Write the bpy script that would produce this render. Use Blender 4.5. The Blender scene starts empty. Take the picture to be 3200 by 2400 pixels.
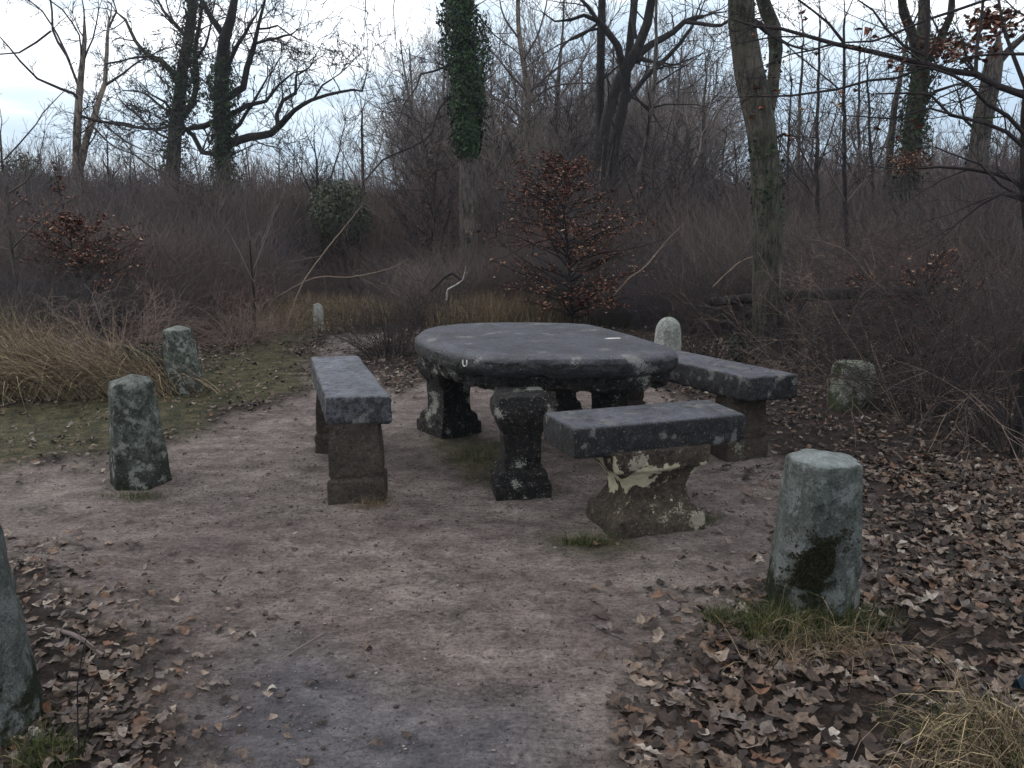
import bpy, bmesh, math, random
import numpy as np
from mathutils import Vector, noise as mn
HAZE = .0010
random.seed(7); rng = np.random.default_rng(11)
scene = bpy.context.scene
C = scene.collection
R = math.radians
# ------------------------------------------------------------ camera
F = 1660.0; PITCH = math.atan(349.5/F); H = 1.45
cp, sp = math.cos(PITCH), math.sin(PITCH)
cam = bpy.data.cameras.new('camera'); cam.sensor_width = 36; cam.lens = F/2212*36
cam.clip_end = 2000; cam.clip_start = .05
co = bpy.data.objects.new('camera', cam); C.objects.link(co)
co.location = (0, 0, H); co.rotation_euler = (R(90)-PITCH, 0, 0)
scene.camera = co
def ray(px, py):
    a = (px-1106)/F; b = (829.5-py)/F
    return np.array([a, cp+b*sp, -sp+b*cp])
def G(px, py, z=0.0):
    d = ray(px, py); t = (z-H)/d[2]
    return np.array([0, 0, H])+d*t
def at(px, py, Y):
    d = ray(px, py); t = Y/d[1]
    return np.array([0, 0, H])+d*t
# ------------------------------------------------------------ mesh helpers
def mesh_np(name, V, faces, mat, attrs=None, smooth=True):
    me = bpy.data.meshes.new(name)
    V = np.asarray(V, dtype=np.float32)
    me.vertices.add(len(V)); me.vertices.foreach_set('co', V.ravel())
    faces = [np.asarray(f, dtype=np.int32) for f in faces if len(f)]
    nl = sum(f.size for f in faces); npg = sum(len(f) for f in faces)
    me.loops.add(nl); me.polygons.add(npg)
    me.loops.foreach_set('vertex_index', np.concatenate([f.ravel() for f in faces]))
    st = []; o = 0
    for f in faces:
        st.append(np.arange(len(f))*f.shape[1]+o); o += f.size
    me.polygons.foreach_set('loop_start', np.concatenate(st).astype(np.int32))
    if smooth: me.polygons.foreach_set('use_smooth', np.ones(npg, dtype=bool))
    me.update(calc_edges=True)
    if attrs:
        for k, a in attrs.items():
            at_ = me.attributes.new(k, 'FLOAT', 'POINT'); at_.data.foreach_set('value', np.asarray(a, dtype=np.float32))
    if mat: me.materials.append(mat)
    return me
def link(name, me, parent=None):
    o = bpy.data.objects.new(name, me); C.objects.link(o)
    if parent is not None:
        o.parent = parent
        o.matrix_parent_inverse.identity()
        o.location = -Vector(parent.location) if tuple(parent.rotation_euler) == (0, 0, 0) else o.location
    return o
def tag(o, label=None, cat=None, group=None, kind=None):
    if label: o['label'] = label
    if cat: o['category'] = cat
    if group: o['group'] = group
    if kind: o['kind'] = kind
    return o
def empty(name, loc, label, cat, group=None):
    o = bpy.data.objects.new(name, None); C.objects.link(o); o.location = loc; o.empty_display_size = .1
    return tag(o, label, cat, group)
class Tubes:
    def __init__(s): s.d = {}
    def add(s, pts, rad, sides=3):
        s.d.setdefault((len(pts), sides), []).append((pts, rad))
    def count(s): return sum(len(v) for v in s.d.values())
    def mesh(s, name, mat, rough=0.0):
        Vs = []; Fs = []; off = 0
        for (n, k), L in s.d.items():
            P = np.array([a for a, b in L], dtype=np.float64); Rr = np.array([b for a, b in L], dtype=np.float64)
            M = len(L)
            T = np.empty_like(P); T[:, 1:-1] = P[:, 2:]-P[:, :-2]; T[:, 0] = P[:, 1]-P[:, 0]; T[:, -1] = P[:, -1]-P[:, -2]
            T /= np.linalg.norm(T, axis=2, keepdims=True)+1e-9
            ref = np.array([.913, .39, .11])
            U = np.cross(T, ref); U /= np.linalg.norm(U, axis=2, keepdims=True)+1e-9
            W = np.cross(T, U)
            ang = np.arange(k)/k*2*math.pi
            rr = Rr[:, :, None]*np.ones(k)
            if rough and k >= 8:
                ph = rng.uniform(0, 6.28, (M, 1, 1)); ti = np.arange(n)[None, :, None]
                rr = rr*(1+rough*(np.sin(ang*3+ph+ti*.35)+.7*np.sin(ang*5+ph*2-ti*.5))*.6+rng.normal(0, rough*.35, rr.shape))
            V = P[:, :, None]+rr[..., None]*(U[:, :, None]*np.cos(ang)[:, None]+W[:, :, None]*np.sin(ang)[:, None])
            Vs.append(V.reshape(-1, 3))
            b = (np.arange(M)*n*k)[:, None, None]; i = (np.arange(n-1)*k)[None, :, None]; j = np.arange(k)[None, None]; j2 = (j+1) % k
            Fs.append(np.stack([b+i+j, b+i+j2, b+i+k+j2, b+i+k+j], -1).reshape(-1, 4)+off)
            off += M*n*k
        return mesh_np(name, np.concatenate(Vs), [np.concatenate(Fs)], mat)
def rv(): 
    v = np.array([random.gauss(0, 1), random.gauss(0, 1), random.gauss(0, 1)]); return v/np.linalg.norm(v)
def nrm(v): return v/(math.sqrt(v[0]*v[0]+v[1]*v[1]+v[2]*v[2])+1e-9)
def grow(T, p, d, L, r, lvl, up=.1, wig=.25, dens=3.0, rmin=.003, spread=.9):
    n = 4 if L < .5 else (5 if L < 1.2 else 7)
    st = L/(n-1); pts = [p]; rad = [r]; dirs = [d]
    for i in range(1, n):
        d = nrm(d+rv()*wig+np.array([0, 0, up])); p = p+d*st
        pts.append(p); dirs.append(d); rad.append(max(r*(1-.75*i/(n-1)), rmin*.6))
    T.add(pts, rad, 6 if r > .03 else (4 if r > .012 else 3))
    if lvl > 0:
        k = int(L*dens+random.random()+.3)
        k = min(k, 9)
        for _ in range(k):
            t = random.uniform(.2, 1)*(n-1); i = min(int(t), n-2); f = t-i
            q = pts[i]*(1-f)+pts[i+1]*f; dd = dirs[i+1]
            s = rv(); s = nrm(s-dd*np.dot(s, dd))
            a = random.uniform(.5, 1.0)*spread
            nd = nrm(dd*math.cos(a)+s*math.sin(a))
            grow(T, q, nd, L*random.uniform(.35, .65), max((rad[i]*(1-f)+rad[i+1]*f)*.65, rmin), lvl-1, up, wig, dens*1.6, rmin, spread)
# leaf templates (x along, y across), with curl
def leaf_tpl(kind):
    if kind == 'oak':
        w = [0, .03, .05, .14, .17, .13, .12, .21, .25, .20, .16, .25, .30, .25, .16, .11, 0]
    elif kind == 'beech':
        w = [0, .16, .25, .29, .28, .22, .11, 0]
    elif kind == 'ivy':
        w = [0, .38, .42, .25, .22, .1, 0]
    n = len(w); xs = np.linspace(-.5, .5, n)
    up = [(x, v, 0) for x, v in zip(xs, w)][1:-1]; 
    mid = [(x, 0, 0) for x in xs]
    lo = [(x, -v, 0) for x, v in zip(xs, w)][1:-1]
    V = np.array(mid+up+lo, dtype=float); m = n
    Fs3 = []; Fs4 = []
    for side, o in ((0, n), (1, n+n-2)):
        for i in range(n-1):
            a, b = i, i+1
            if i == 0: f = [a, b, o]; Fs3.append(f if side else f[::-1])
            elif i == n-2: f = [a, b, o+i-1]; Fs3.append(f if side else f[::-1])
            else: f = [a, b, o+i, o+i-1]; Fs4.append(f if side else f[::-1])
    return V, np.array(Fs3), np.array(Fs4)
TPL = {k: leaf_tpl(k) for k in ('oak', 'beech', 'ivy')}
def leaves_mesh(name, P, N, S, kind, mat, curl=.5, val=None):
    V0, F3, F4 = TPL[kind]; M = len(P)
    P = np.asarray(P); N = np.asarray(N); N = N/(np.linalg.norm(N, axis=1, keepdims=True)+1e-9)
    r = rng.normal(size=(M, 3)); U = np.cross(N, r); U /= np.linalg.norm(U, axis=1, keepdims=True)+1e-9; W = np.cross(N, U)
    c1 = rng.normal(0, curl, M); c2 = rng.normal(0, curl*.8, M); c3 = rng.normal(0, curl*.6, M)
    S = np.asarray(S)
    x = V0[None, :, 0]; y = V0[None, :, 1]*rng.uniform(.75, 1.2, (M, 1))
    z = c1[:, None]*x*x*1.2+c2[:, None]*y*y*2.2+c3[:, None]*x*y*1.5+np.abs(V0[None, :, 1])*.12
    z = z+.05*np.sin(x*9+c1[:, None]*9)*np.abs(y)*3
    V = P[:, None]+S[:, None, None]*(x[..., None]*U[:, None]+y[..., None]*W[:, None]+z[..., None]*N[:, None])
    off = (np.arange(M)*len(V0))[:, None, None]
    if val is None: val = rng.uniform(0, 1, M)
    return mesh_np(name, V.reshape(-1, 3), [(F3[None]+off).reshape(-1, 3), (F4[None]+off).reshape(-1, 4)], mat, {'v': np.repeat(val, len(V0))})
def blades_mesh(name, P, D, L, Wd, mat, droop=.6, val=None, nseg=5):
    """ grass blades: P roots, D initial direction, L lengths """
    M = len(P); P = np.asarray(P); D = np.asarray(D, dtype=float); D /= np.linalg.norm(D, axis=1, keepdims=True)
    L = np.asarray(L); cur = P.copy(); d = D.copy(); pts = [cur.copy()]
    dr = droop*rng.uniform(.3, 1.5, M)
    side_w = rng.normal(0, .25, (M, 3))
    for i in range(nseg):
        cur = cur+d*(L/nseg)[:, None]; pts.append(cur.copy())
        d = d+side_w*.35; d[:, 2] -= dr/nseg*(1+i*.5); d /= np.linalg.norm(d, axis=1, keepdims=True)
    pts = np.stack(pts, 1)
    pts[:, :, 2] = np.maximum(pts[:, :, 2], P[:, None, 2]+.004)
    rnd = rng.normal(size=(M, 3)); S = np.cross(D, rnd); S /= np.linalg.norm(S, axis=1, keepdims=True)
    w = np.linspace(1, .12, nseg+1)[None, :, None]*np.asarray(Wd).reshape(-1, 1, 1)
    A = pts+S[:, None]*w; B = pts-S[:, None]*w
    V = np.stack([A, B], 2).reshape(-1, 3)
    n = nseg+1; off = (np.arange(M)*2*n)[:, None, None]; i = (np.arange(nseg)*2)[None, :, None]
    Fq = (off+i+np.array([0, 1, 3, 2])[None, None]).reshape(-1, 4)
    if val is None: val = rng.uniform(0, 1, M)
    return mesh_np(name, V, [Fq], mat, {'v': np.repeat(val, 2*n)})
# ------------------------------------------------------------ numpy noise
def vnoise(x, y, s, seed=0):
    x = np.asarray(x)/s; y = np.asarray(y)/s
    xi = np.floor(x).astype(np.int64); yi = np.floor(y).astype(np.int64); fx = x-xi; fy = y-yi
    fx = fx*fx*(3-2*fx); fy = fy*fy*(3-2*fy)
    def h(a, b):
        n = (a*374761393+b*668265263+seed*1442695041) & 0xffffffff
        n = ((n ^ (n >> 13))*1274126177) & 0xffffffff
        return ((n ^ (n >> 16)) & 0xffff)/65535.0
    return (h(xi, yi)*(1-fx)+h(xi+1, yi)*fx)*(1-fy)+(h(xi, yi+1)*(1-fx)+h(xi+1, yi+1)*fx)*fy
def fbm(x, y, s, o=4, seed=0):
    v = 0; a = .5; t = 0
    for i in range(o):
        v = v+a*vnoise(x, y, s, seed+i*17); t += a; a *= .5; s *= .5
    return v/t
def poly_sd(x, y, poly):
    """signed distance, positive inside"""
    x = np.asarray(x, float); y = np.asarray(y, float)
    ins = np.zeros(x.shape, bool); dist = np.full(x.shape, 1e9)
    n = len(poly)
    for i in range(n):
        x1, y1 = poly[i]; x2, y2 = poly[(i+1) % n]
        c = ((y1 > y) != (y2 > y)) & (x < (x2-x1)*(y-y1)/((y2-y1) if y2 != y1 else 1e-9)+x1); ins ^= c
        dx, dy = x2-x1, y2-y1; L = dx*dx+dy*dy+1e-12
        t = np.clip(((x-x1)*dx+(y-y1)*dy)/L, 0, 1)
        dist = np.minimum(dist, np.hypot(x-x1-t*dx, y-y1-t*dy))
    return np.where(ins, dist, -dist)
def gp(pts): return [tuple(G(a, b)[:2]) for a, b in pts]
PATH = gp([(400, 1900), (330, 1500), (250, 1360), (90, 1230), (-250, 1150), (-900, 1060), (-900, 985), (0, 1008), (230, 1003), (380, 958), (480, 908), (600, 866), (690, 846),
           (668, 790), (680, 752), (720, 728), (800, 722), (860, 733), (800, 752), (765, 775), (860, 850), (960, 790), (1300, 780), (1520, 900), (1650, 975), (1740, 1010), (1850, 1060), (1905, 1150), (1870, 1290),
           (1650, 1310), (1480, 1400), (1400, 1500), (1330, 1659), (1300, 1900)])
GREEN = gp([(-500, 900), (0, 880), (250, 860), (400, 800), (560, 735), (640, 722), (670, 740), (660, 790), (690, 846), (600, 866), (480, 908), (380, 958), (230, 1003), (0, 1008), (-500, 1010)])
GREEN2 = gp([(930, 940), (1010, 920), (1090, 960), (1120, 1070), (1010, 1040), (940, 990)])
GREEN3 = gp([(1180, 1165), (1300, 1150), (1400, 1180), (1300, 1215), (1200, 1200)])
WET = gp([(400, 1900), (420, 1560), (480, 1440), (600, 1370), (760, 1400), (880, 1470), (1150, 1500), (1280, 1600), (1300, 1900)])
def sstep(a, b, v): t = np.clip((v-a)/(b-a), 0, 1); return t*t*(3-2*t)
def m_path(x, y):
    w = (fbm(x, y, .5, 4, 3)-.5)*.5
    return sstep(-.10, .10, poly_sd(x, y, PATH)+w)
def m_green(x, y):
    g = np.maximum(poly_sd(x, y, GREEN)/.3, np.maximum(poly_sd(x, y, GREEN2), poly_sd(x, y, GREEN3))/.08)
    return sstep(-.8, 1.0, g+(fbm(x, y, .35, 4, 9)-.5)*3.5)
def m_wet(x, y): return sstep(-.15, .35, poly_sd(x, y, WET)+(fbm(x, y, .4, 3, 19)-.5)*.5)
def gh(x, y):
    x = np.asarray(x, float); y = np.asarray(y, float)
    p = m_path(x, y)
    h = (fbm(x, y, 1.4, 3, 31)-.5)*.05*(1-.5*p)+(fbm(x, y, .22, 3, 37)-.5)*.028*(1-.35*p)+(fbm(x, y, .09, 2, 41)-.5)*.020
    r = np.hypot(x, y-4)
    h = h+sstep(5, 14, r)*(fbm(x, y, 6, 3, 51)-.3)*.45
    h = h+(1-p)*.02
    return h
def gh1(x, y): return float(gh(np.array([x]), np.array([y]))[0])
# ------------------------------------------------------------ materials
def s2l(c): return tuple(((v/255)/12.92 if v/255 <= .04045 else ((v/255+.055)/1.055)**2.4) for v in c)
class NT:
    def __init__(s, name):
        s.m = bpy.data.materials.new(name); s.m.use_nodes = True; s.t = s.m.node_tree
        s.b = s.t.nodes['Principled BSDF']; s.tc = None
    def n(s, ty, **k):
        nd = s.t.nodes.new(ty)
        for a, b in k.items():
            if a[0] == '_': setattr(nd, a[1:], b)
            else: nd.inputs[a.replace('_', ' ')].default_value = b
        return nd
    def l(s, a, b): s.t.links.new(a, b)
    def co(s, which='Object'):
        if s.tc is None: s.tc = s.n('ShaderNodeTexCoord')
        return s.tc.outputs[which]
    def map(s, src, scale):
        m = s.n('ShaderNodeMapping'); m.inputs['Scale'].default_value = scale; s.l(src, m.inputs[0]); return m.outputs[0]
    def noise(s, scale, detail=5, rough=.6, src=None, dist=0):
        nd = s.n('ShaderNodeTexNoise', Scale=scale, Detail=detail, Roughness=rough, Distortion=dist)
        s.l(src if src is not None else s.co(), nd.inputs['Vector']); return nd.outputs['Fac']
    def vor(s, scale, src=None, feat='F1'):
        nd = s.n('ShaderNodeTexVoronoi', _feature=feat, Scale=scale)
        s.l(src if src is not None else s.co(), nd.inputs['Vector']); return nd.outputs['Distance']
    def ramp(s, fac, stops):
        nd = s.n('ShaderNodeValToRGB'); e = nd.color_ramp.elements
        while len(e) < len(stops): e.new(.5)
        for el, (p, c) in zip(e, stops):
            el.position = p; el.color = (*c, 1) if not isinstance(c, (int, float)) else (c, c, c, 1)
        s.l(fac, nd.inputs[0]); return nd.outputs[0]
    def mix(s, f, a, b, mode='MIX'):
        nd = s.n('ShaderNodeMix', _data_type='RGBA', _blend_type=mode)
        for v, i in ((f, 0), (a, 6), (b, 7)):
            if hasattr(v, 'is_linked'): s.l(v, nd.inputs[i])
            elif i == 0: nd.inputs[0].default_value = v
            else: nd.inputs[i].default_value = (*v, 1) if len(v) == 3 else v
        return nd.outputs[2]
    def math(s, op, a, b=None, c=None):
        nd = s.n('ShaderNodeMath', _operation=op)
        for i, v in enumerate((a, b, c)):
            if v is None: continue
            if hasattr(v, 'is_linked'): s.l(v, nd.inputs[i])
            else: nd.inputs[i].default_value = v
        return nd.outputs[0]
    def attr(s, name): 
        nd = s.n('ShaderNodeAttribute', _attribute_name=name); return nd.outputs['Fac']
    def bump(s, h, dist=.01, st=1.0, prev=None):
        nd = s.n('ShaderNodeBump', Strength=st, Distance=dist); s.l(h, nd.inputs['Height'])
        if prev is not None: s.l(prev, nd.inputs['Normal'])
        return nd.outputs[0]
    def out(s, col=None, rough=.9, normal=None, spec=.3):
        if col is not None: s.l(col, s.b.inputs['Base Color'])
        if hasattr(rough, 'is_linked'): s.l(rough, s.b.inputs['Roughness'])
        else: s.b.inputs['Roughness'].default_value = rough
        s.b.inputs['Specular IOR Level'].default_value = spec
        if normal is not None: s.l(normal, s.b.inputs['Normal'])
        return s.m
def stone_mat(name, lo, mid, hi, lichen=(.55, .57, .52), la=.62, lsc=9, moss=None, moss_h=0, dark_h=0, rough=.85, fine=60, patch=None, spec=.3, lit_worn=None, mot=.8):
    t = NT(name)
    n1 = t.noise(3.2, 7, .68); n2 = t.noise(22, 6, .7); n3 = t.noise(fine, 4, .75)
    f = t.math('ADD', t.math('MULTIPLY', n1, .4), t.math('ADD', t.math('MULTIPLY', n2, .3), t.math('MULTIPLY', n3, .3)))
    col = t.ramp(f, [(.42, lo), (.5, mid), (.58, hi)])
    col = t.mix(t.ramp(t.noise(fine*1.7, 3, .8), [(.36, .75), (.46, 0.0)]), col, tuple(c*.35 for c in lo))
    col = t.mix(t.ramp(t.noise(fine*1.3, 3, .8, t.map(t.co(), (1.1, 1, 1.2))), [(.60, 0.0), (.66, .55)]), col, tuple(c*.8 for c in lichen))
    ms = t.noise(24, 5, .75); col = t.mix(t.math('MULTIPLY', t.ramp(ms, [(.43, 1.0), (.50, 0.0)]), mot), col, tuple(c*.45 for c in lo)); col = t.mix(t.math('MULTIPLY', t.ramp(ms, [(.53, 0.0), (.60, 1.0)]), mot), col, tuple(min(1, c*1.25) for c in hi))
    if lit_worn:  # tops painted lighter, as brightened by the sky, along with rain wear
        wn = t.mix(t.ramp(f, [(.42, 0.0), (.58, 1.0)]), tuple(c*.75 for c in lit_worn), tuple(min(1, c*1.7) for c in lit_worn))
        wn = t.mix(t.math('MULTIPLY', t.ramp(ms, [(.40, .7), (.48, 0.0)]), mot), wn, tuple(c*.3 for c in lit_worn))
        wf = t.math('MULTIPLY', t.attr('lit_worn'), t.ramp(t.noise(4, 5, .65), [(.36, .45), (.52, 1.0)]))
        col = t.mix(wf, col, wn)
    h = t.math('ADD', n2, t.math('MULTIPLY', n3, .5))
    if patch:
        sx = t.n('ShaderNodeSeparateXYZ'); t.l(t.co(), sx.inputs[0]); bz = t.math('MULTIPLY', t.math('ABSOLUTE', t.math('SUBTRACT', sx.outputs[2], .27)), -1.1)
        pm = t.ramp(t.math('ADD', t.math('ADD', t.noise(patch[1], 6, .65, dist=.1), bz), .09), [(patch[2], 0.0), (patch[2]+.015, 1.0)])
        col = t.mix(pm, col, t.mix(n2, patch[0], tuple(min(1, c*1.5) for c in patch[0]))); h = t.math('ADD', h, t.math('MULTIPLY', pm, .6))
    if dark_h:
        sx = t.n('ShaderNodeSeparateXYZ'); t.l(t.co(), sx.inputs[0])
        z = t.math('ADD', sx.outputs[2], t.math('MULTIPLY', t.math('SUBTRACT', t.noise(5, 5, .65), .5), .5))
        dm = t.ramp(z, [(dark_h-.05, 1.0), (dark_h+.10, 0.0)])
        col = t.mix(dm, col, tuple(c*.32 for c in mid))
    sp = t.ramp(t.noise(lsc*3.2, 4, .7), [(la+.02, 0.0), (la+.05, 1.0)]); col = t.mix(t.math('MULTIPLY', sp, mot), col, lichen)
    # lichen blotches: small crusts with broken outline
    v = t.vor(lsc, None, 'SMOOTH_F1'); m0 = t.math('ADD', t.noise(lsc*.45, 3, .5), t.math('MULTIPLY', t.math('SUBTRACT', t.noise(lsc*7, 4, .7), .5), .45))
    lm = t.ramp(m0, [(la, 0.0), (la+.025, 1.0)])
    col = t.mix(lm, col, t.mix(t.noise(lsc*9, 3, .7), lichen, tuple(c*.45 for c in lichen)))
    if moss:
        sx = t.n('ShaderNodeSeparateXYZ'); t.l(t.co(), sx.inputs[0])
        z = t.math('ADD', sx.outputs[2], t.math('MULTIPLY', t.math('SUBTRACT', t.noise(7, 6, .7), .5), .9))
        mm = t.ramp(z, [(max(0, moss_h-.03), 1.0), (moss_h+.05, 0.0)])
        col = t.mix(mm, col, t.mix(t.noise(70, 3, .7), tuple(c*.4 for c in moss), tuple(c*1.5 for c in moss)))
        h = t.math('ADD', h, t.math('MULTIPLY', mm, .8))
    h = t.math('ADD', h, t.math('MULTIPLY', ms, .9)); nb = t.bump(h, .022, 1.0); nb = t.bump(n3, .008, 1.0, nb)
    return t.out(col, rough, nb, spec)
def bark_mat(name, lo, hi, scale=1.0, moss=None):
    t = NT(name); src = t.map(t.co(), (1, 1, .22))
    n = t.noise(30*scale, 5, .7, src, .4); n2 = t.noise(2.5, 4, .6)
    col = t.ramp(t.math('ADD', t.math('MULTIPLY', n, .65), t.math('MULTIPLY', n2, .35)), [(.43, tuple(c*.6 for c in lo)), (.5, tuple((a+b)/2 for a, b in zip(lo, hi))), (.58, hi)])
    if moss: col = t.mix(t.ramp(t.noise(3.5, 4, .6), [(.45, 0.0), (.6, .4)]), col, moss)
    return t.out(col, .9, t.bump(n, .06/scale, 1.0))
def twig_mat(name, a, b, rnd=True):
    t = NT(name)
    f = t.noise(.9, 3, .6, t.co('Object'))
    if rnd:
        oi = t.n('ShaderNodeObjectInfo'); f = t.math('ADD', t.math('MULTIPLY', f, .4), t.math('MULTIPLY', oi.outputs['Random'], .6))
    return t.out(t.ramp(f, [(.2, a), (.8, b)]), .85)
def leaf_mat(name, stops, rough=.7, sss=None, spec=.3):
    t = NT(name); v = t.attr('v'); col = t.ramp(v, stops)
    n = t.noise(40, 4, .7); col = t.mix(.75, col, t.ramp(n, [(.38, .25), (.6, 1.1)]), 'MULTIPLY')
    return t.out(col, rough, t.bump(n, .004, .5), spec)
# ------------------------------------------------------------ sky & light
w = bpy.data.worlds.new('World'); scene.world = w; w.use_nodes = True
nt = w.node_tree; bg = nt.nodes['Background']
SUN_EL, SUN_AZ = R(24), R(-60)
sky = nt.nodes.new('ShaderNodeTexSky'); sky.sky_type = 'NISHITA'; sky.sun_disc = False
sky.sun_elevation = SUN_EL; sky.sun_rotation = SUN_AZ
tcn = nt.nodes.new('ShaderNodeTexCoord')
sep = nt.nodes.new('ShaderNodeSeparateXYZ'); nt.links.new(tcn.outputs['Generated'], sep.inputs[0])
mp = nt.nodes.new('ShaderNodeMapping'); mp.inputs['Scale'].default_value = (1.3, 1.3, 6); nt.links.new(tcn.outputs['Generated'], mp.inputs[0])
nz = nt.nodes.new('ShaderNodeTexNoise'); nz.inputs['Scale'].default_value = 2.2; nz.inputs['Detail'].default_value = 6; nz.inputs['Roughness'].default_value = .55; nz.inputs['Distortion'].default_value = .3
nt.links.new(mp.outputs[0], nz.inputs['Vector'])
def wm(op, a, b=None, c=None):
    nd = nt.nodes.new('ShaderNodeMath'); nd.operation = op
    for i, v in enumerate((a, b, c)):
        if v is None: continue
        if hasattr(v, 'is_linked'): nt.links.new(v, nd.inputs[i])
        else: nd.inputs[i].default_value = v
    return nd.outputs[0]
# elevation + cloud noise -> colour; brighter to the left (-x)
f = wm('ADD', wm('MULTIPLY', sep.outputs[2], 2.6), wm('MULTIPLY', wm('SUBTRACT', nz.outputs[0], .5), 1.5))
f = wm('ADD', f, wm('MULTIPLY', sep.outputs[0], -.30))
rp = nt.nodes.new('ShaderNodeValToRGB'); e = rp.color_ramp.elements
stops = [(.0, (3.6, 4.6, 5.7)), (.28, (4.1, 5.2, 6.4)), (.50, (5.6, 6.5, 7.4)), (.66, (10.0, 10.4, 10.8)), (1.0, (9.2, 9.4, 9.8))]
while len(e) < len(stops): e.new(.5)
for el, (p, c) in zip(e, stops): el.position = p; el.color = (*[v/12 for v in c], 1)
nt.links.new(f, rp.inputs[0])
sc = nt.nodes.new('ShaderNodeVectorMath'); sc.operation = 'SCALE'; sc.inputs[3].default_value = 12; nt.links.new(rp.outputs[0], sc.inputs[0])
mx = nt.nodes.new('ShaderNodeMix'); mx.data_type = 'RGBA'; mx.inputs[0].default_value = .93
nt.links.new(sky.outputs[0], mx.inputs[6]); nt.links.new(sc.outputs[0], mx.inputs[7]); nt.links.new(mx.outputs[2], bg.inputs[0])
bg.inputs[1].default_value = .125
sl = bpy.data.lights.new('sun', 'SUN'); sl.energy = .8; sl.angle = R(15); sl.color = (1, .97, .92)
so = bpy.data.objects.new('sun', sl); C.objects.link(so)
sd = Vector((math.sin(SUN_AZ)*math.cos(SUN_EL), math.cos(SUN_AZ)*math.cos(SUN_EL), math.sin(SUN_EL)))
so.rotation_euler = sd.to_track_quat('Z', 'Y').to_euler(); so.location = (0, 0, 20)
scene.view_settings.view_transform = 'Standard'; scene.view_settings.look = 'None'; scene.view_settings.gamma = 1; scene.view_settings.exposure = .4
scene.cycles.max_bounces = 3; scene.cycles.diffuse_bounces = 1
# ------------------------------------------------------------ ground
def axis(a, b, st, lo, hi):
    c = list(np.arange(a, b+1e-6, st)); s = st; x = c[-1]
    while x < hi: s *= 1.13; x += s; c.append(x)
    s = st; x = c[0]; L = []
    while x > lo: s *= 1.13; x -= s; L.append(x)
    return np.array(L[::-1]+c)
xs = axis(-3.6, 4.2, .03, -120, 120); ys = axis(1.2, 8.4, .03, -25, 150)
X, Y = np.meshgrid(xs, ys); Z = gh(X, Y); PM = m_path(X, Y); GM = m_green(X, Y); WM = m_wet(X, Y)
nx, ny = len(xs), len(ys)
idx = np.arange(nx*ny).reshape(ny, nx)
Q = np.stack([idx[:-1, :-1], idx[:-1, 1:], idx[1:, 1:], idx[1:, :-1]], -1).reshape(-1, 4)
pc = PM.ravel()[Q].mean(1) > .5
t = NT('earth'); pos = t.n('ShaderNodeNewGeometry').outputs['Position']
big = t.noise(1.1, 5, .6, pos); med = t.noise(9, 6, .7, pos); fin = t.noise(75, 4, .8, pos); grit = t.vor(110, pos)
streak = t.noise(3.0, 6, .65, t.map(pos, (1.0, 2.2, 1)))
mixn = t.math('ADD', t.math('MULTIPLY', streak, .4), t.math('ADD', t.math('MULTIPLY', med, .3), t.math('MULTIPLY', fin, .3)))
sand = t.ramp(mixn, [(.41, s2l((102, 93, 87))), (.5, s2l((146, 134, 127))), (.6, s2l((181, 168, 160)))])
sand = t.mix(t.ramp(big, [(.4, 0.0), (.65, .8)]), sand, t.ramp(mixn, [(.41, s2l((84, 70, 68))), (.6, s2l((134, 120, 116)))]))
wet = t.ramp(mixn, [(.42, s2l((62, 63, 73))), (.5, s2l((88, 90, 102))), (.6, s2l((126, 127, 136)))])
g1 = t.noise(30, 6, .8, t.map(pos, (1, 1.7, 1)), .3)
sand = t.mix(.7, sand, t.ramp(g1, [(.40, .38), (.48, .88), (.54, 1.0), (.62, 1.35)]), 'MULTIPLY')
sand = t.mix(t.math('MULTIPLY', t.attr('wet'), .7), sand, wet)
speck = t.ramp(grit, [(.10, 1.0), (.2, 0.0)]); spm = t.math('MULTIPLY', speck, t.ramp(fin, [(.52, 0.0), (.62, .7)]))
sand = t.mix(spm, sand, s2l((165, 158, 152)))
g2_ = None
soil = t.ramp(t.math('ADD', t.math('MULTIPLY', med, .5), t.math('MULTIPLY', fin, .5)), [(.42, s2l((30, 23, 21))), (.5, s2l((54, 43, 37))), (.6, s2l((88, 72, 62)))])
moss = t.ramp(t.math('ADD', t.math('MULTIPLY', med, .5), t.math('MULTIPLY', fin, .5)), [(.42, s2l((40, 40, 24))), (.5, s2l((74, 72, 46))), (.6, s2l((116, 104, 78)))])
sand = t.mix(t.ramp(t.noise(60, 3, .85, t.map(pos, (1, 1.6, 1))), [(.34, .8), (.44, 0.0)]), sand, s2l((58, 50, 50)))
col = t.mix(t.attr('path'), t.mix(t.attr('green'), soil, moss), sand)
gm2 = t.math('MULTIPLY', t.attr('green'), t.math('MULTIPLY', t.attr('path'), .75)); col = t.mix(gm2, col, moss)
sand_ = None
hh = t.math('ADD', t.math('ADD', t.math('MULTIPLY', g1, .9), t.math('MULTIPLY', med, 1.0)), t.math('ADD', t.math('MULTIPLY', fin, .45), t.math('MULTIPLY', speck, .25)))
nb = t.bump(hh, .05, 1.0)
EARTH = t.out(col, t.ramp(t.attr('wet'), [(0, .92), (1, .72)]), nb, .25)
V = np.stack([X.ravel(), Y.ravel(), Z.ravel()], 1)
def submesh(name, sel):
    q = Q[sel]; u, inv = np.unique(q, return_inverse=True)
    return mesh_np(name, V[u], [inv.reshape(-1, 4)], EARTH, {'path': PM.ravel()[u], 'green': GM.ravel()[u], 'wet': WM.ravel()[u]})
tag(link('ground', submesh('ground', ~pc)), kind='structure')
tag(link('path', submesh('path', pc)), kind='structure')
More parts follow.
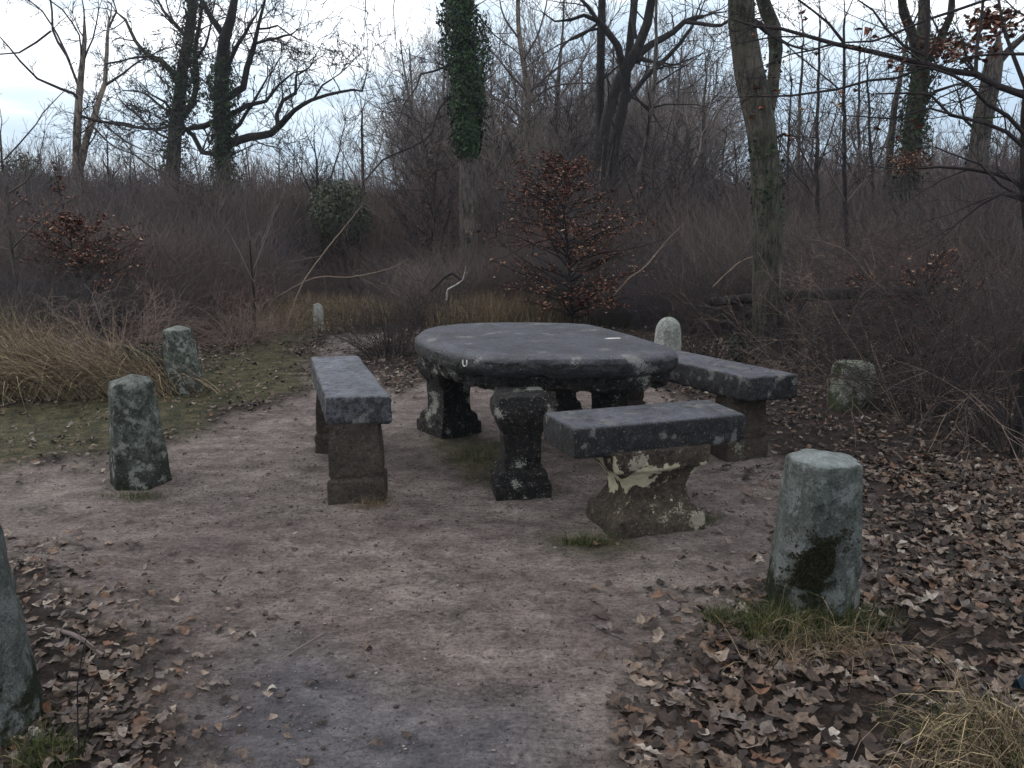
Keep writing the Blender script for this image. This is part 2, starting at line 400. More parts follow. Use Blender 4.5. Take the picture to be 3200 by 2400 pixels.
# ------------------------------------------------------------ stones
def loft(bm, secs):
    R_ = [[bm.verts.new(p) for p in s] for s in secs]; n = len(R_[0])
    for a, b in zip(R_[:-1], R_[1:]):
        for i in range(n): bm.faces.new((a[i], a[(i+1) % n], b[(i+1) % n], b[i]))
    bm.faces.new(R_[0][::-1]); bm.faces.new(R_[-1])
def sculpt(name, bm, voxel, amp, sc, mat, parent=None, chips=0.0, seed=0, smooth=1, origin=None, under=0.0, flat=0):
    """closed solids -> one voxel-remeshed skin, weathered by displacement"""
    bmesh.ops.recalc_face_normals(bm, faces=bm.faces)
    me = bpy.data.meshes.new(name); bm.to_mesh(me); bm.free()
    o = bpy.data.objects.new('tmp', me); C.objects.link(o)
    m = o.modifiers.new('r', 'REMESH'); m.mode = 'VOXEL'; m.voxel_size = voxel
    if smooth:
        s = o.modifiers.new('s', 'SMOOTH'); s.factor = .5; s.iterations = smooth
    dg = bpy.context.evaluated_depsgraph_get(); res = bpy.data.meshes.new_from_object(o.evaluated_get(dg))
    bpy.data.objects.remove(o); bpy.data.meshes.remove(me)
    n = len(res.vertices); P = np.empty(n*3, np.float32); res.vertices.foreach_get('co', P); P = P.reshape(-1, 3)
    N = np.empty(n*3, np.float32); res.vertices.foreach_get('normal', N); N = N.reshape(-1, 3)
    off = Vector((seed*7.3, seed*3.1, seed*1.7)); D = np.empty(n)
    for i in range(n):
        v = Vector(P[i])+off
        d = mn.fractal(v*sc, 1, 2, 4)*amp+mn.fractal(v*sc*6, 1, 2, 3)*amp*.35
        if flat and N[i][2] > .8: d *= .35
        if chips and not (flat and N[i][2] > .8):
            c = mn.noise(v*sc*1.7+Vector((9, 9, 9)))
            if c > .22: d -= (c-.22)*chips
        if under and N[i][2] < .3:
            d += -abs(mn.fractal(v*9, 1, 2, 3))*under
        D[i] = d
    P = P+N*D[:, None]
    wa = np.clip((N[:, 2]-.55)/.3, 0, 1)  # upward-facing mask: sky brightness put into the stone colour, with some wear
    if origin is not None: P = P-np.array(origin, dtype=np.float32)
    res.vertices.foreach_set('co', P.ravel().astype(np.float32)); res.name = name
    res.polygons.foreach_set('use_smooth', np.ones(len(res.polygons), bool))
    res.materials.clear(); res.materials.append(mat); a_ = res.attributes.new('lit_worn', 'FLOAT', 'POINT'); a_.data.foreach_set('value', wa.astype(np.float32)); res.update()
    ob = bpy.data.objects.new(name, res); C.objects.link(ob)
    if parent is not None: ob.parent = parent
    elif origin is not None: ob.location = origin
    return ob
def inset(poly, d):
    P = np.array(poly); n = len(P); out = []
    for i in range(n):
        a, b, c = P[i-1], P[i], P[(i+1) % n]
        e1 = (b-a)/np.linalg.norm(b-a); e2 = (c-b)/np.linalg.norm(c-b)
        n1 = np.array([-e1[1], e1[0]]); n2 = np.array([-e2[1], e2[0]])
        m = (n1+n2); m /= max(np.linalg.norm(m), .3); k = d/max(np.dot(m, n1), .5)
        out.append(b+m*k)
    return np.array(out)
def ccw(P):
    P = np.array(P); a = sum(P[i-1][0]*P[i][1]-P[i][0]*P[i-1][1] for i in range(len(P)))
    return P if a > 0 else P[::-1]
def prism(bm, poly, zs):
    """zs: list of (z, inset)"""
    poly = ccw(poly)
    loft(bm, [[(x, y, z) for x, y in inset(poly, d)] for z, d in zs])
def rrect(cx, cy, hx, hy, rot, cr=.02):
    pts = []
    for sx, sy, a0 in ((1, 1, 0), (-1, 1, 90), (-1, -1, 180), (1, -1, 270)):
        for k in range(3):
            a = R(a0+k*45); pts.append((sx*(hx-cr)+cr*math.cos(a), sy*(hy-cr)+cr*math.sin(a)))
    c, s = math.cos(rot), math.sin(rot)
    return [(cx+x*c-y*s, cy+x*s+y*c) for x, y in pts]
M_TABLE = stone_mat('weathered_table_stone', s2l((11, 11, 14)), s2l((24, 24, 28)), s2l((54, 54, 61)), lichen=s2l((168, 168, 162)), la=.64, lsc=14, rough=.38, lit_worn=s2l((84, 86, 97)), spec=.5, fine=90)
M_TLEG = stone_mat('blackened_leg_stone', s2l((12, 11, 13)), s2l((22, 20, 21)), s2l((48, 43, 40)), lichen=s2l((180, 180, 170)), la=.62, lsc=15, rough=.75)
M_SLAB = stone_mat('dark_bench_stone', s2l((12, 12, 15)), s2l((24, 24, 29)), s2l((60, 60, 67)), lichen=s2l((165, 165, 160)), la=.605, lsc=30, rough=.48, lit_worn=s2l((104, 106, 117)), spec=.45, fine=110)
M_SLABG = stone_mat('grey_bench_stone', s2l((52, 53, 58)), s2l((84, 86, 92)), s2l((118, 120, 128)), lit_worn=s2l((124, 128, 139)), lichen=s2l((165, 165, 160)), la=.64, lsc=24, rough=.6, spec=.4, fine=110)
M_BROWN = stone_mat('brown_sandstone', s2l((50, 42, 37)), s2l((68, 59, 52)), s2l((86, 76, 67)), lichen=s2l((150, 150, 130)), la=.70, lsc=8, fine=50, mot=.12)
M_BROWNP = stone_mat('patched_brown_sandstone', s2l((50, 42, 35)), s2l((74, 64, 54)), s2l((96, 84, 72)), lichen=s2l((188, 182, 162)), la=.63, lsc=12, fine=50, mot=.12, patch=(s2l((186, 178, 152)), 6.5, .54))
M_BA = stone_mat('grey_granite', s2l((96, 102, 97)), s2l((134, 142, 136)), s2l((172, 179, 173)), mot=.32, lit_worn=s2l((172, 180, 179)), lichen=s2l((195, 200, 198)), la=.585, lsc=15, moss=s2l((44, 54, 26)), moss_h=.10, fine=120)
M_BB = stone_mat('dark_lichened_granite', s2l((60, 66, 60)), s2l((100, 108, 99)), s2l((144, 152, 141)), mot=.6, lit_worn=s2l((122, 128, 122)), lichen=s2l((185, 190, 180)), la=.575, lsc=38, dark_h=.14, moss=s2l((45, 50, 26)), moss_h=-.02, fine=110)
M_BE = stone_mat('pale_chalky_stone', s2l((140, 144, 138)), s2l((176, 181, 174)), s2l((204, 208, 200)), lichen=s2l((84, 90, 80)), la=.60, lsc=8, mot=.3, fine=70)
M_BG = stone_mat('mossy_boundary_stone', s2l((110, 118, 102)), s2l((158, 166, 148)), s2l((200, 206, 190)), mot=.5, lichen=s2l((66, 80, 38)), la=.55, lsc=11, moss=s2l((62, 74, 38)), moss_h=.08, fine=60)
# table
TZ = .74
pix = [(900.6, 723), (921, 706), (1000, 697.7), (1114, 695), (1268, 698), (1317, 709), (1378, 725.7), (1448, 748), (1457, 758), (1440, 762), (1390, 766), (1317, 770), (1175, 770), (1073, 768), (1004, 760), (955, 749), (920, 735)]
out = [tuple(G(a, b, TZ-.005)[:2]) for a, b in pix]
_o = np.array(out)
for _ in range(1): _o = np.stack([_o*.78+np.roll(_o, -1, 0)*.22, _o*.22+np.roll(_o, -1, 0)*.78], 1).reshape(-1, 2)
keep = [0]
for i_ in range(1, len(_o)):
    if np.linalg.norm(_o[i_]-_o[keep[-1]]) > .045: keep.append(i_)
out = [tuple(_o[i_]) for i_ in keep]
ctr = np.mean(out, axis=0)
tab = empty('stone_table', (ctr[0], ctr[1], 0), 'massive dark weathered stone table with a thick broken-edged top on carved legs', 'table')
def torg(o=tab): return (o.location.x, o.location.y, 0)
bm = bmesh.new(); prism(bm, out, [(.60, .02), (.615, -.005), (.65, -.03), (.69, -.035), (.715, -.015), (.733, .02), (.741, .06)])
sculpt('table_top', bm, .012, .004, 5, M_TABLE, tab, chips=.03, seed=1, origin=torg(), under=.014, flat=1)
bm = bmesh.new(); prism(bm, out, [(.515, .06), (.53, .025), (.60, .012), (.64, .01)])
sculpt('frieze', bm, .012, .005, 7, M_TLEG, tab, chips=.07, seed=2, origin=torg(), under=.04)
def vase(px, Yc, hw, rot, seed, ztop=.56):
    c = at(px, 800, Yc); cx, cy = c[0], c[1]
    bm = bmesh.new()
    prof = [(-.06, 1.02), (.080, 1.02), (.082, .92), (.125, .90), (.145, .80), (.150, .70), (.19, .68), (.24, .66), (.31, .69), (.352, .74), (.356, .76), (.385, .86), (.42, .98), (.46, 1.05), (.50, 1.04), (.53, .96), (ztop, .9)]
    loft(bm, [[(x, y, z) for x, y in rrect(cx, cy, hw*k, hw*k, rot, .045*k if z > .35 else .006)] for z, k in prof])
    o = sculpt('leg', bm, .0085, .003, 9, M_TLEG, tab, smooth=0, chips=.028, seed=seed, origin=torg()); return o
vase(1124, 4.04, .148, R(8), 3); vase(968, 5.28, .165, R(38), 4); vase(1318, 4.95, .145, R(10), 5); vase(1212, 5.65, .13, R(25), 6)
# white marks on the table
def strip(name, pts, w, mat, parent, off):
    T = Tubes(); T.add([np.array(p)-np.array(off) for p in pts], [w]*len(pts), 5)
    o = bpy.data.objects.new(name, T.mesh(name, mat)); C.objects.link(o); o.parent = parent; return o
tw = NT('chalky_white'); M_WHITE = tw.out(tw.ramp(tw.noise(60), [(.3, s2l((150, 150, 146))), (.7, s2l((222, 222, 216)))]), .8)
q = at(1004, 786, 4.22); d_ = .012  # U-shaped white mark, modelled as a thin tube
ux = np.array([1, -.3, 0])/1.044
strip('u_mark', [q+ux*-d_+[0, -.0, .022], q+ux*-d_, q+ux*-d_*.7+[0, 0, -.010], q+[0, 0, -.014], q+ux*d_*.7+[0, 0, -.010], q+ux*d_, q+ux*d_+[0, 0, .022]], .0042, M_WHITE, tab, torg())
a_ = G(1306, 731, TZ+.003); b_ = G(1342, 730, TZ+.003)
bm = bmesh.new(); n_ = 14
ring = []
for i in range(n_):
    a = i/n_*2*math.pi; p = (a_+b_)/2+(b_-a_)/2*math.cos(a)+np.array([0, 1, 0])*.022*math.sin(a)*random.uniform(.6, 1.2)-np.array(torg()); ring.append(p)
loft(bm, [[tuple(p-[0, 0, .01]) for p in ring], [tuple(p) for p in ring]])
me = bpy.data.meshes.new('white_splash'); bmesh.ops.recalc_face_normals(bm, faces=bm.faces); bm.to_mesh(me); bm.free(); me.materials.append(M_WHITE)
o = bpy.data.objects.new('white_splash', me); C.objects.link(o); o.parent = tab
# benches
BZ = .55
def bench(name, label, corners, mat, th, seed, legs, lmat, legfn, BZ=BZ):
    corners = [tuple(G(a_, b_, BZ)[:2]) if max(abs(a_), abs(b_)) > 50 else (a_, b_) for a_, b_ in corners]
    dz = BZ-.55; legfn = (lambda f_: lambda bm, P, rot: f_(bm, P, rot, dz))(legfn)
    c = np.mean(corners, axis=0)
    b = empty(name, (c[0], c[1], 0), label, 'bench')
    b['group'] = 'stone benches round the table'
    org = (c[0], c[1], 0)
    bm = bmesh.new(); prism(bm, corners, [(BZ-th, .015), (BZ-th+.015, .0), (BZ-.014, .0), (BZ-.004, .005), (BZ, .014)])
    sculpt('seat_slab', bm, .009, .0028, 6, mat, b, chips=.02, seed=seed, origin=org, flat=1)
    u = np.array(corners[1])-np.array(corners[0]); rot = math.atan2(u[1], u[0])
    for k, (fu, fv) in enumerate(legs):
        P = (np.array(corners[0])*(1-fu)+np.array(corners[1])*fu)*(1-fv)+(np.array(corners[3])*(1-fu)+np.array(corners[2])*fu)*fv
        bm = bmesh.new(); legfn(bm, P, rot)
        sculpt('leg', bm, .0085, .0016, 7, lmat, b, smooth=0, chips=.02, seed=seed+20+k, origin=org)
    return b
def g2(px, py): return tuple(G(px, py, BZ)[:2])
def leg_box(bm, P, rot, dz=0):
    prof = [(-.06, .150, .11), (.125, .150, .11), (.128, .132, .092), (.142, .132, .092), (.146, .14, .098), (.24, .138, .095), (.33, .130, .09), (.42, .122, .088)]
    loft(bm, [[(x, y, z+(dz if z > .2 else 0)) for x, y in rrect(P[0], P[1], hx, hy, rot, .005)] for z, hx, hy in prof])
def leg_hour(bm, P, rot, dz=0):
    prof = [(-.06, .24, .175), (.035, .24, .175), (.075, .235, .17), (.095, .225, .165), (.098, .205, .15), (.135, .185, .135), (.175, .165, .12), (.215, .16, .112), (.25, .17, .118), (.29, .20, .135), (.315, .225, .15), (.318, .24, .16), (.36, .25, .17), (.42, .25, .17)]
    loft(bm, [[(x, y, z) for x, y in rrect(P[0], P[1], hx, hy, rot, .008)] for z, hx, hy in prof])
# left bench: near-left, near-right, far-right, far-left
bench('stone_bench', 'long grey stone bench left of the table, seen end-on, on plain block legs', [(702, 858), (846, 855), (775, 767), (670, 770)], M_SLABG, .155, 11, [(.47, .075), (.47, .8)], M_BROWN, leg_box, .575)
bench('stone_bench', 'short dark stone bench before the table, its waisted leg flaking in pale patches', [g2(1241, 927), g2(1613, 894), g2(1530, 861), g2(1172, 890)], M_SLAB, .15, 12, [(.5, .42)], M_BROWNP, leg_hour)
A = np.array(g2(1618, 816)); B = np.array(g2(1727, 808)); u = np.array(g2(1459, 781))-A; u = u/np.linalg.norm(u)
bench('stone_bench', 'long dark stone bench running back from its mottled end right of the table', [tuple(A), tuple(B), tuple(B+u*1.75), tuple(A+u*1.75)], M_SLAB, .155, 13, [(.40, .12), (.45, .8)], M_BROWN, leg_box)
# bollards
def bollard(px, py, h, rt, rb, label, mat, seed, Y=None, sides=8, rot=.3, peak=.02, lean=(0, 0), rnd=.06, flat=1.0, dome=False):
    c = G(px, py) if Y is None else at(px, py, Y); z0 = gh1(c[0], c[1])*.7
    rs = random.Random(seed); k = [1+rs.uniform(-rnd, rnd) for _ in range(sides)]
    b = empty('stone_bollard', (c[0], c[1], z0), label, 'bollard', 'boundary stones around the seating place')
    bm = bmesh.new()
    def ring(z, r): return [(c[0]+lean[0]*z/h+r*k[i]*math.cos(i/sides*6.2832+rot), c[1]+lean[1]*z/h+r*flat*k[i]*math.sin(i/sides*6.2832+rot), z0+z) for i in range(sides)]
    secs = [ring(-.10, rb*1.02), ring(0, rb), ring(h*.5, rb*.52+rt*.48), ring(h-.016, rt*1.01), ring(h-.006, rt*.985), ring(h, rt*.93), ring(h+peak*.6, rt*.45), ring(h+peak, rt*.06)]
    if dome: secs = secs[:2]+[ring(h*.5, (rb+rt)/2), ring(h-rt, rt*1.02)]+[ring(h-rt+rt*math.sin(q), rt*math.cos(q)) for q in (.4, .8, 1.15, 1.45)]
    loft(bm, secs)
    o = sculpt('shaft', bm, .009, .0035, 7, mat, b, chips=.03, seed=seed, origin=(c[0], c[1], z0), smooth=1)
    return b, c
bA = bollard(1750, 1322, .60, .132, .172, 'pale grey stone bollard with a black moss patch among grass, largest at right', M_BA, 31, rot=.2)
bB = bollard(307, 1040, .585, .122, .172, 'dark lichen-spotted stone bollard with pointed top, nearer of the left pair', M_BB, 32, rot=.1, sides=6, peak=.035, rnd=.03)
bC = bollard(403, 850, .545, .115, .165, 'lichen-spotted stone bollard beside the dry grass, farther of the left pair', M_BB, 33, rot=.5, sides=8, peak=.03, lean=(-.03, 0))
bF = bollard(-48, 1570, .635, .13, .180, 'pale grey stone bollard cut off by the bottom left edge', M_BA, 34, rot=.9)
bD = bollard(690, 716, .36, .065, .085, 'small far grey boundary stone standing in tan grass by the path', M_BE, 35, sides=4, rot=.6, peak=.01)
bE = bollard(1440, 810, .56, .12, .145, 'whitish round-headed boundary stone behind the right bench', M_BE, 36, rnd=.06, dome=True)
bG = bollard(1836, 885, .36, .145, .165, 'squat lumpy mossy boundary stone between the right bench and the bushes', M_BG, 37, sides=7, rnd=.16, peak=.02)
# moss cushion on the big bollard
mo = NT('dark_moss'); M_MOSS = mo.out(mo.ramp(mo.noise(90, 4, .8), [(.35, s2l((16, 16, 6))), (.65, s2l((44, 44, 20)))]), 1, mo.bump(mo.noise(160, 3, .8), .01, 1))
b, c = bA; P = []; N = []
fd = np.array([-c[0], -c[1]]); fd = fd/np.linalg.norm(fd); sdv = np.array([-fd[1], fd[0]])
for i in range(3600):
    u_ = rng.normal(.0, .046); v_ = rng.normal(0, .066)
    if (u_/.046)**2+(v_/.066)**2 > 1.8 and mn.noise(Vector((u_*24, v_*24, 3.3))) < .05: continue
    u_ = u_+v_*-.35
    z = .235+v_; rr = .172+(.132-.172)*z/.60; nn = fd*math.sqrt(max(.01, 1-(u_/rr)**2))+sdv*(-u_/rr)
    P.append((nn[0]*(rr*.985+rng.uniform(-.004, .008)), nn[1]*(rr*.985+rng.uniform(-.004, .008)), z)); N.append((nn[0]+rng.normal(0, .6), nn[1]+rng.normal(0, .6), rng.normal(.3, .6)))
o = bpy.data.objects.new('moss', leaves_mesh('moss', P, N, rng.uniform(.006, .014, len(P)), 'beech', M_MOSS, 1.0)); C.objects.link(o); o.parent = b
# ------------------------------------------------------------ leaf litter, grass
M_LIT = leaf_mat('dead_leaves', [(0, s2l((34, 27, 24))), (.3, s2l((64, 52, 45))), (.5, s2l((88, 74, 64))), (.68, s2l((108, 92, 80))), (.76, s2l((108, 78, 58))), (.82, s2l((92, 84, 82))), (.95, s2l((134, 118, 104))), (1, s2l((156, 148, 139)))])
def scatter(n, xr, yr, prob):
    x = rng.uniform(*xr, n); y = rng.uniform(*yr, n); k = rng.uniform(0, 1, n) < prob(x, y); return x[k], y[k]
def lit_prob(x, y):
    p = m_path(x, y); g = m_green(x, y)
    c = fbm(x, y, .5, 3, 77)
    a = (1-p)*(1-.8*g)*np.clip(.55+(c-.4)*2.2, .15, 1)
    sdp = poly_sd(x, y, PATH)
    edge = np.exp(-np.clip(sdp, 0, 9)/.16)*.35*p
    return np.clip(a+edge+.006*p*(c > .5), 0, 1)
Xs = []; Ys = []; Ss = []
for (n, xr, yr, s) in ((19000, (.3, 3.2), (1.5, 4.5), (.03, .078)), (8500, (-2.6, -.2), (1.5, 3.4), (.022, .065)), (30000, (-4.5, 5.5), (3.2, 9.5), (.028, .06)), (9000, (-7, 8), (6.5, 14), (.05, .08))):
    x, y = scatter(n, xr, yr, lit_prob); Xs.append(x); Ys.append(y); Ss.append(rng.uniform(*s, len(x)))
x = np.concatenate(Xs); y = np.concatenate(Ys); S = np.concatenate(Ss)
z = gh(x, y)+rng.uniform(.003, .022, len(x))
N = np.stack([rng.normal(0, .23, len(x)), rng.normal(0, .23, len(x)), np.ones(len(x))], 1)
k = rng.uniform(0, 1, len(x)) < .5
P = np.stack([x, y, z], 1)
m1 = leaves_mesh('leaf_litter', P[k], N[k], S[k]*1.2, 'oak', M_LIT, .65)
m2 = leaves_mesh('l2', P[~k], N[~k], S[~k]*.9, 'beech', M_LIT, .8)
bmj = bmesh.new(); bmj.from_mesh(m1); bmj.from_mesh(m2); bmj.to_mesh(m1); bmj.free()
tag(link('leaf_litter', m1), kind='stuff', label='brown fallen leaves covering the ground beside the path', cat='leaves')
# gravel
def pebbles(name, x, y, s, mat):
    t_ = (1+5**.5)/2; ico = np.array([(-1, t_, 0), (1, t_, 0), (-1, -t_, 0), (1, -t_, 0), (0, -1, t_), (0, 1, t_), (0, -1, -t_), (0, 1, -t_), (t_, 0, -1), (t_, 0, 1), (-t_, 0, -1), (-t_, 0, 1)])/1.9
    Fi = np.array([(0, 11, 5), (0, 5, 1), (0, 1, 7), (0, 7, 10), (0, 10, 11), (1, 5, 9), (5, 11, 4), (11, 10, 2), (10, 7, 6), (7, 1, 8), (3, 9, 4), (3, 4, 2), (3, 2, 6), (3, 6, 8), (3, 8, 9), (4, 9, 5), (2, 4, 11), (6, 2, 10), (8, 6, 7), (9, 8, 1)])
    M = len(x); P = np.stack([x, y, gh(x, y)+s*.15], 1)
    jit = ico[None]*rng.uniform(.7, 1.3, (M, 12, 1))*np.stack([rng.uniform(.7, 1.3, M), rng.uniform(.7, 1.3, M), rng.uniform(.35, .6, M)], 1)[:, None]
    V = P[:, None]+jit*s[:, None, None]*.5; off = (np.arange(M)*12)[:, None, None]
    return mesh_np(name, V.reshape(-1, 3), [(Fi[None]+off).reshape(-1, 3)], mat, {'v': np.repeat(rng.uniform(0, 1, M), 12)}, smooth=False)
M_PEB = leaf_mat('grit', [(0, s2l((50, 42, 40))), (.6, s2l((92, 82, 80))), (1, s2l((140, 130, 126)))])
x1, y1 = scatter(9000, (-2, 2.2), (1.5, 4.5), lambda a, b: m_path(a, b)*.9+.1); x2, y2 = scatter(12000, (-4, 3), (3.5, 8), lambda a, b: m_path(a, b)*.9+.05)
x = np.concatenate([x1, x2]); y = np.concatenate([y1, y2])
tag(link('gravel', pebbles('gravel', x, y, rng.gamma(2.2, .0022, len(x))+.002, M_PEB)), kind='stuff', label='small grit and pebbles scattered over the trodden path', cat='gravel')
# grass
M_TAN = leaf_mat('dry_grass', [(0, s2l((66, 55, 44))), (.4, s2l((108, 92, 72))), (.75, s2l((144, 126, 98))), (1, s2l((182, 162, 126)))], .6)
M_GRN = leaf_mat('green_grass', [(0, s2l((30, 40, 18))), (.5, s2l((54, 68, 28))), (.85, s2l((86, 92, 44))), (1, s2l((140, 128, 84)))], .6)
def blades(name, x, y, L, tilt, W, mat, droop, lean=(0, 0), **kw):
    M = len(x); P = np.stack([x, y, gh(x, y)-.005], 1); a = rng.uniform(0, 6.283, M); tl = np.abs(rng.normal(0, tilt, M))
    D = np.stack([np.cos(a)*tl+lean[0], np.sin(a)*tl+lean[1], np.ones(M)], 1)
    return blades_mesh(name, P, D, L, W, mat, droop, **kw)
x, y = scatter(26000, (-6, .3), (3.4, 10), lambda a, b: m_green(a, b)*(fbm(a, b, .3, 3, 5) > .42))
tag(link('short_grass', blades('short_grass', x, y, rng.uniform(.012, .05, len(x)), .9, rng.uniform(.001, .002, len(x)), M_GRN, .9)), kind='stuff', label='thin mossy grass on the ground left of the path', cat='grass')
def tuft(name, label, px, py, r, n, L, mat, droop, tilt=.5, lean=(0, 0), W=(.0012, .0028), cat='grass', ell=(1, 1), Y=None):
    c = G(px, py) if Y is None else at(px, py, Y)
    a = rng.uniform(0, 6.283, n); q = np.sqrt(rng.uniform(0, 1, n))*r*(1+.35*np.sin(a*3+px)); x = c[0]+np.cos(a)*q*ell[0]; y = c[1]+np.sin(a)*q*ell[1]
    # clump roots
    nk = max(3, n//25); kx = rng.integers(0, n, nk); pick = kx[rng.integers(0, nk, n)]
    x = x*.45+x[pick]*.55; y = y*.35+y[pick]*.65
    me = blades(name, x, y, rng.uniform(*L, n), tilt, rng.uniform(*W, n), mat, droop, lean)
    me.transform(__import__('mathutils').Matrix.Translation((-c[0], -c[1], 0)))
    o = bpy.data.objects.new(name, me); C.objects.link(o); o.location = (c[0], c[1], 0)
    return tag(o, label, cat)
tuft('dry_grass_clump', 'large flattened mound of long tan grass left of the bollards', 90, 850, 1.0, 6500, (.35, .95), M_TAN, 1.5, .35, (-.55, -.25), (.002, .004), ell=(1.35, .55))
tuft('dry_grass_clump', 'thinner tan grass behind the flattened mound at the left edge', -60, 790, .9, 1800, (.4, .9), M_TAN, 1.1, .3, (-.2, 0), (.002, .004), ell=(1.5, .5))
tuft('dry_grass_clump', 'tan grass standing round the small far stone', 700, 700, 1.25, 5000, (.25, .5), M_TAN, .6, .35, (0, 0), (.002, .004), ell=(1.1, .5))
tuft('dry_grass_clump', 'tan grass left of the far stone along the path end', 600, 716, .8, 1300, (.15, .4), M_TAN, .6, .35, (0, 0), (.002, .004), ell=(1.3, .5))
tuft('dry_grass_clump', 'tan grass patch behind the table top before the brown beech bush', 1075, 712, .9, 3600, (.3, .6), M_TAN, .5, .3, (0, 0), (.002, .004), ell=(1.3, .5))
tuft('dry_grass_clump', 'yellow arching grass in the bottom right corner', 2140, 1640, .24, 800, (.12, .40), M_TAN, 2.6, 1.1, (-.3, -.1), (.0009, .0024), ell=(1.2, .8))
tuft('green_grass_tuft', 'green grass growing among the yellow blades in the bottom right corner', 2130, 1640, .24, 600, (.06, .16), M_GRN, 1.0, .6, W=(.0008, .0018))
tuft('green_grass_tuft', 'dark green grass hugging the foot of the moss-patched bollard', 1735, 1372, .27, 3200, (.05, .15), M_GRN, .9, .55, W=(.0008, .0017), ell=(1.25, .5))
tuft('dry_grass_clump', 'pale arching dead blades before the moss-patched bollard', 1755, 1412, .22, 260, (.14, .34), M_TAN, 1.6, .9, (0, -.3), W=(.0008, .0016), ell=(1.4, .5))
tuft('green_grass_tuft', 'green and yellow grass left of the foot of the moss-patched bollard', 1560, 1350, .10, 350, (.03, .09), M_GRN, .7, .6, W=(.0008, .0016))
tuft('green_grass_tuft', 'small green tuft under the front leg of the table', 1030, 985, .30, 1100, (.02, .07), M_GRN, .8, .8, W=(.0008, .0016), ell=(.8, 1.2))
tuft('green_grass_tuft', 'grass tuft at the foot of the front bench leg', 1265, 1175, .13, 420, (.03, .11), M_GRN, .9, .7, W=(.0008, .0016), ell=(1.4, .6))
tuft('green_grass_tuft', 'low grass right of the front bench leg', 1540, 1125, .12, 260, (.02, .06), M_GRN, .9, .7, W=(.0008, .0014), ell=(1.2, .8))
tuft('dry_grass_clump', 'low withered grass round the foot of the left bench', 800, 1093, .14, 380, (.02, .10), M_TAN, .9, .7, W=(.0006, .0013), ell=(1.2, .6))
tuft('green_grass_tuft', 'grass at the foot of the dark pointed bollard', 300, 1075, .22, 700, (.015, .05), M_GRN, .9, .7, W=(.0006, .0013), ell=(1, .5))
tuft('green_grass_tuft', 'grass at the foot of the cut-off corner bollard', 90, 1640, .12, 400, (.04, .14), M_GRN, 1, .7, W=(.0008, .0016))
tuft('green_grass_tuft', 'tiny bright green sprout among leaves at the lower left', 268, 1388, .012, 110, (.01, .03), M_GRN, .9, .9, W=(.0006, .0012))
# bramble patch between the two left bollards
def leafy(name, label, cx, cy, cz, rx, ry, rz, n, size, mat, kind, cat, trunk=None, tw=None, holes=.0):
    b = empty(name, (cx, cy, 0), label, cat)
    P = []; 
    while len(P) < n:
        v = rv()*random.random()**.38
        if mn.noise(Vector((v[0]*2.3+cx, v[1]*2.3, v[2]*2.3+cy))) < holes: continue
        P.append((v[0]*rx, v[1]*ry, cz+v[2]*rz))
    P = np.array(P); N = P-np.array([0, 0, cz-rz*.5]); N = N/np.linalg.norm(N, axis=1, keepdims=True)+rng.normal(0, .6, (n, 3))
    o = bpy.data.objects.new('leaves', leaves_mesh('leaves', P, N, rng.uniform(size*.6, size*1.3, n), kind, mat, .4)); C.objects.link(o); o.parent = b
    T = Tubes()
    for i in range(26):
        d = nrm(np.array([random.gauss(0, .5)*rx/rz, random.gauss(0, .5)*ry/rz, 1.0]))
        grow(T, np.array([0, 0, 0.0]), d, (cz+rz)*.85, .006+size*.12, 1, .1, .2, 3, .002)
    o = bpy.data.objects.new('stems', T.mesh('stems', tw)); C.objects.link(o); o.parent = b
    return b
M_TWD = twig_mat('dark_twigs', s2l((24, 19, 21)), s2l((54, 45, 46)))
M_IVY = leaf_mat('ivy_leaves', [(0, s2l((10, 26, 10))), (.6, s2l((24, 50, 20))), (1, s2l((56, 84, 38)))], .6, spec=.25)
M_EVG = leaf_mat('evergreen_leaves', [(0, s2l((38, 48, 32))), (.6, s2l((64, 76, 50))), (1, s2l((94, 104, 74)))], .6)
M_BRAM = leaf_mat('bramble_leaves', [(0, s2l((22, 30, 20))), (1, s2l((44, 56, 34)))], .7)
c = G(325, 830); leafy('bramble', 'small dark green bramble between the two left bollards', c[0], c[1], .16, .45, .25, .22, 1500, .035, M_BRAM, 'ivy', 'shrub', tw=M_TWD, holes=-.2)
# ------------------------------------------------------------ trees
M_BK = {'dark': bark_mat('dark_bark', s2l((20, 17, 18)), s2l((48, 43, 42))), 'grey': bark_mat('grey_bark', s2l((44, 40, 38)), s2l((100, 92, 86))),
        'pale': bark_mat('pale_bark', s2l((72, 64, 58)), s2l((138, 126, 114))), 'mossy': bark_mat('mossy_bark', s2l((34, 33, 29)), s2l((88, 82, 72)), 1, s2l((54, 58, 42)))}
M_TW = {'dark': twig_mat('dark_branchwood', s2l((24, 20, 22)), s2l((50, 43, 43))), 'grey': twig_mat('grey_branchwood', s2l((68, 60, 59)), s2l((118, 107, 101))),
        'pale': twig_mat('pale_branchwood', s2l((88, 74, 66)), s2l((140, 122, 108)))}
M_BCH = leaf_mat('beech_leaves', [(0, s2l((54, 30, 22))), (.4, s2l((94, 52, 38))), (.72, s2l((124, 76, 54))), (.9, s2l((150, 112, 88))), (1, s2l((196, 172, 146)))])
def z1(pts, s=1.0): return [(a*.4167, b*.4167, c*.4167*s) for a, b, c in pts]
def z2(pts, s=1.0): return [(691+a*.4167, b*.4167, c*.4167*s) for a, b, c in pts]
def z3(pts, s=1.0): return [(1382.5+a*.4167, b*.4167, c*.4167*s) for a, b, c in pts]
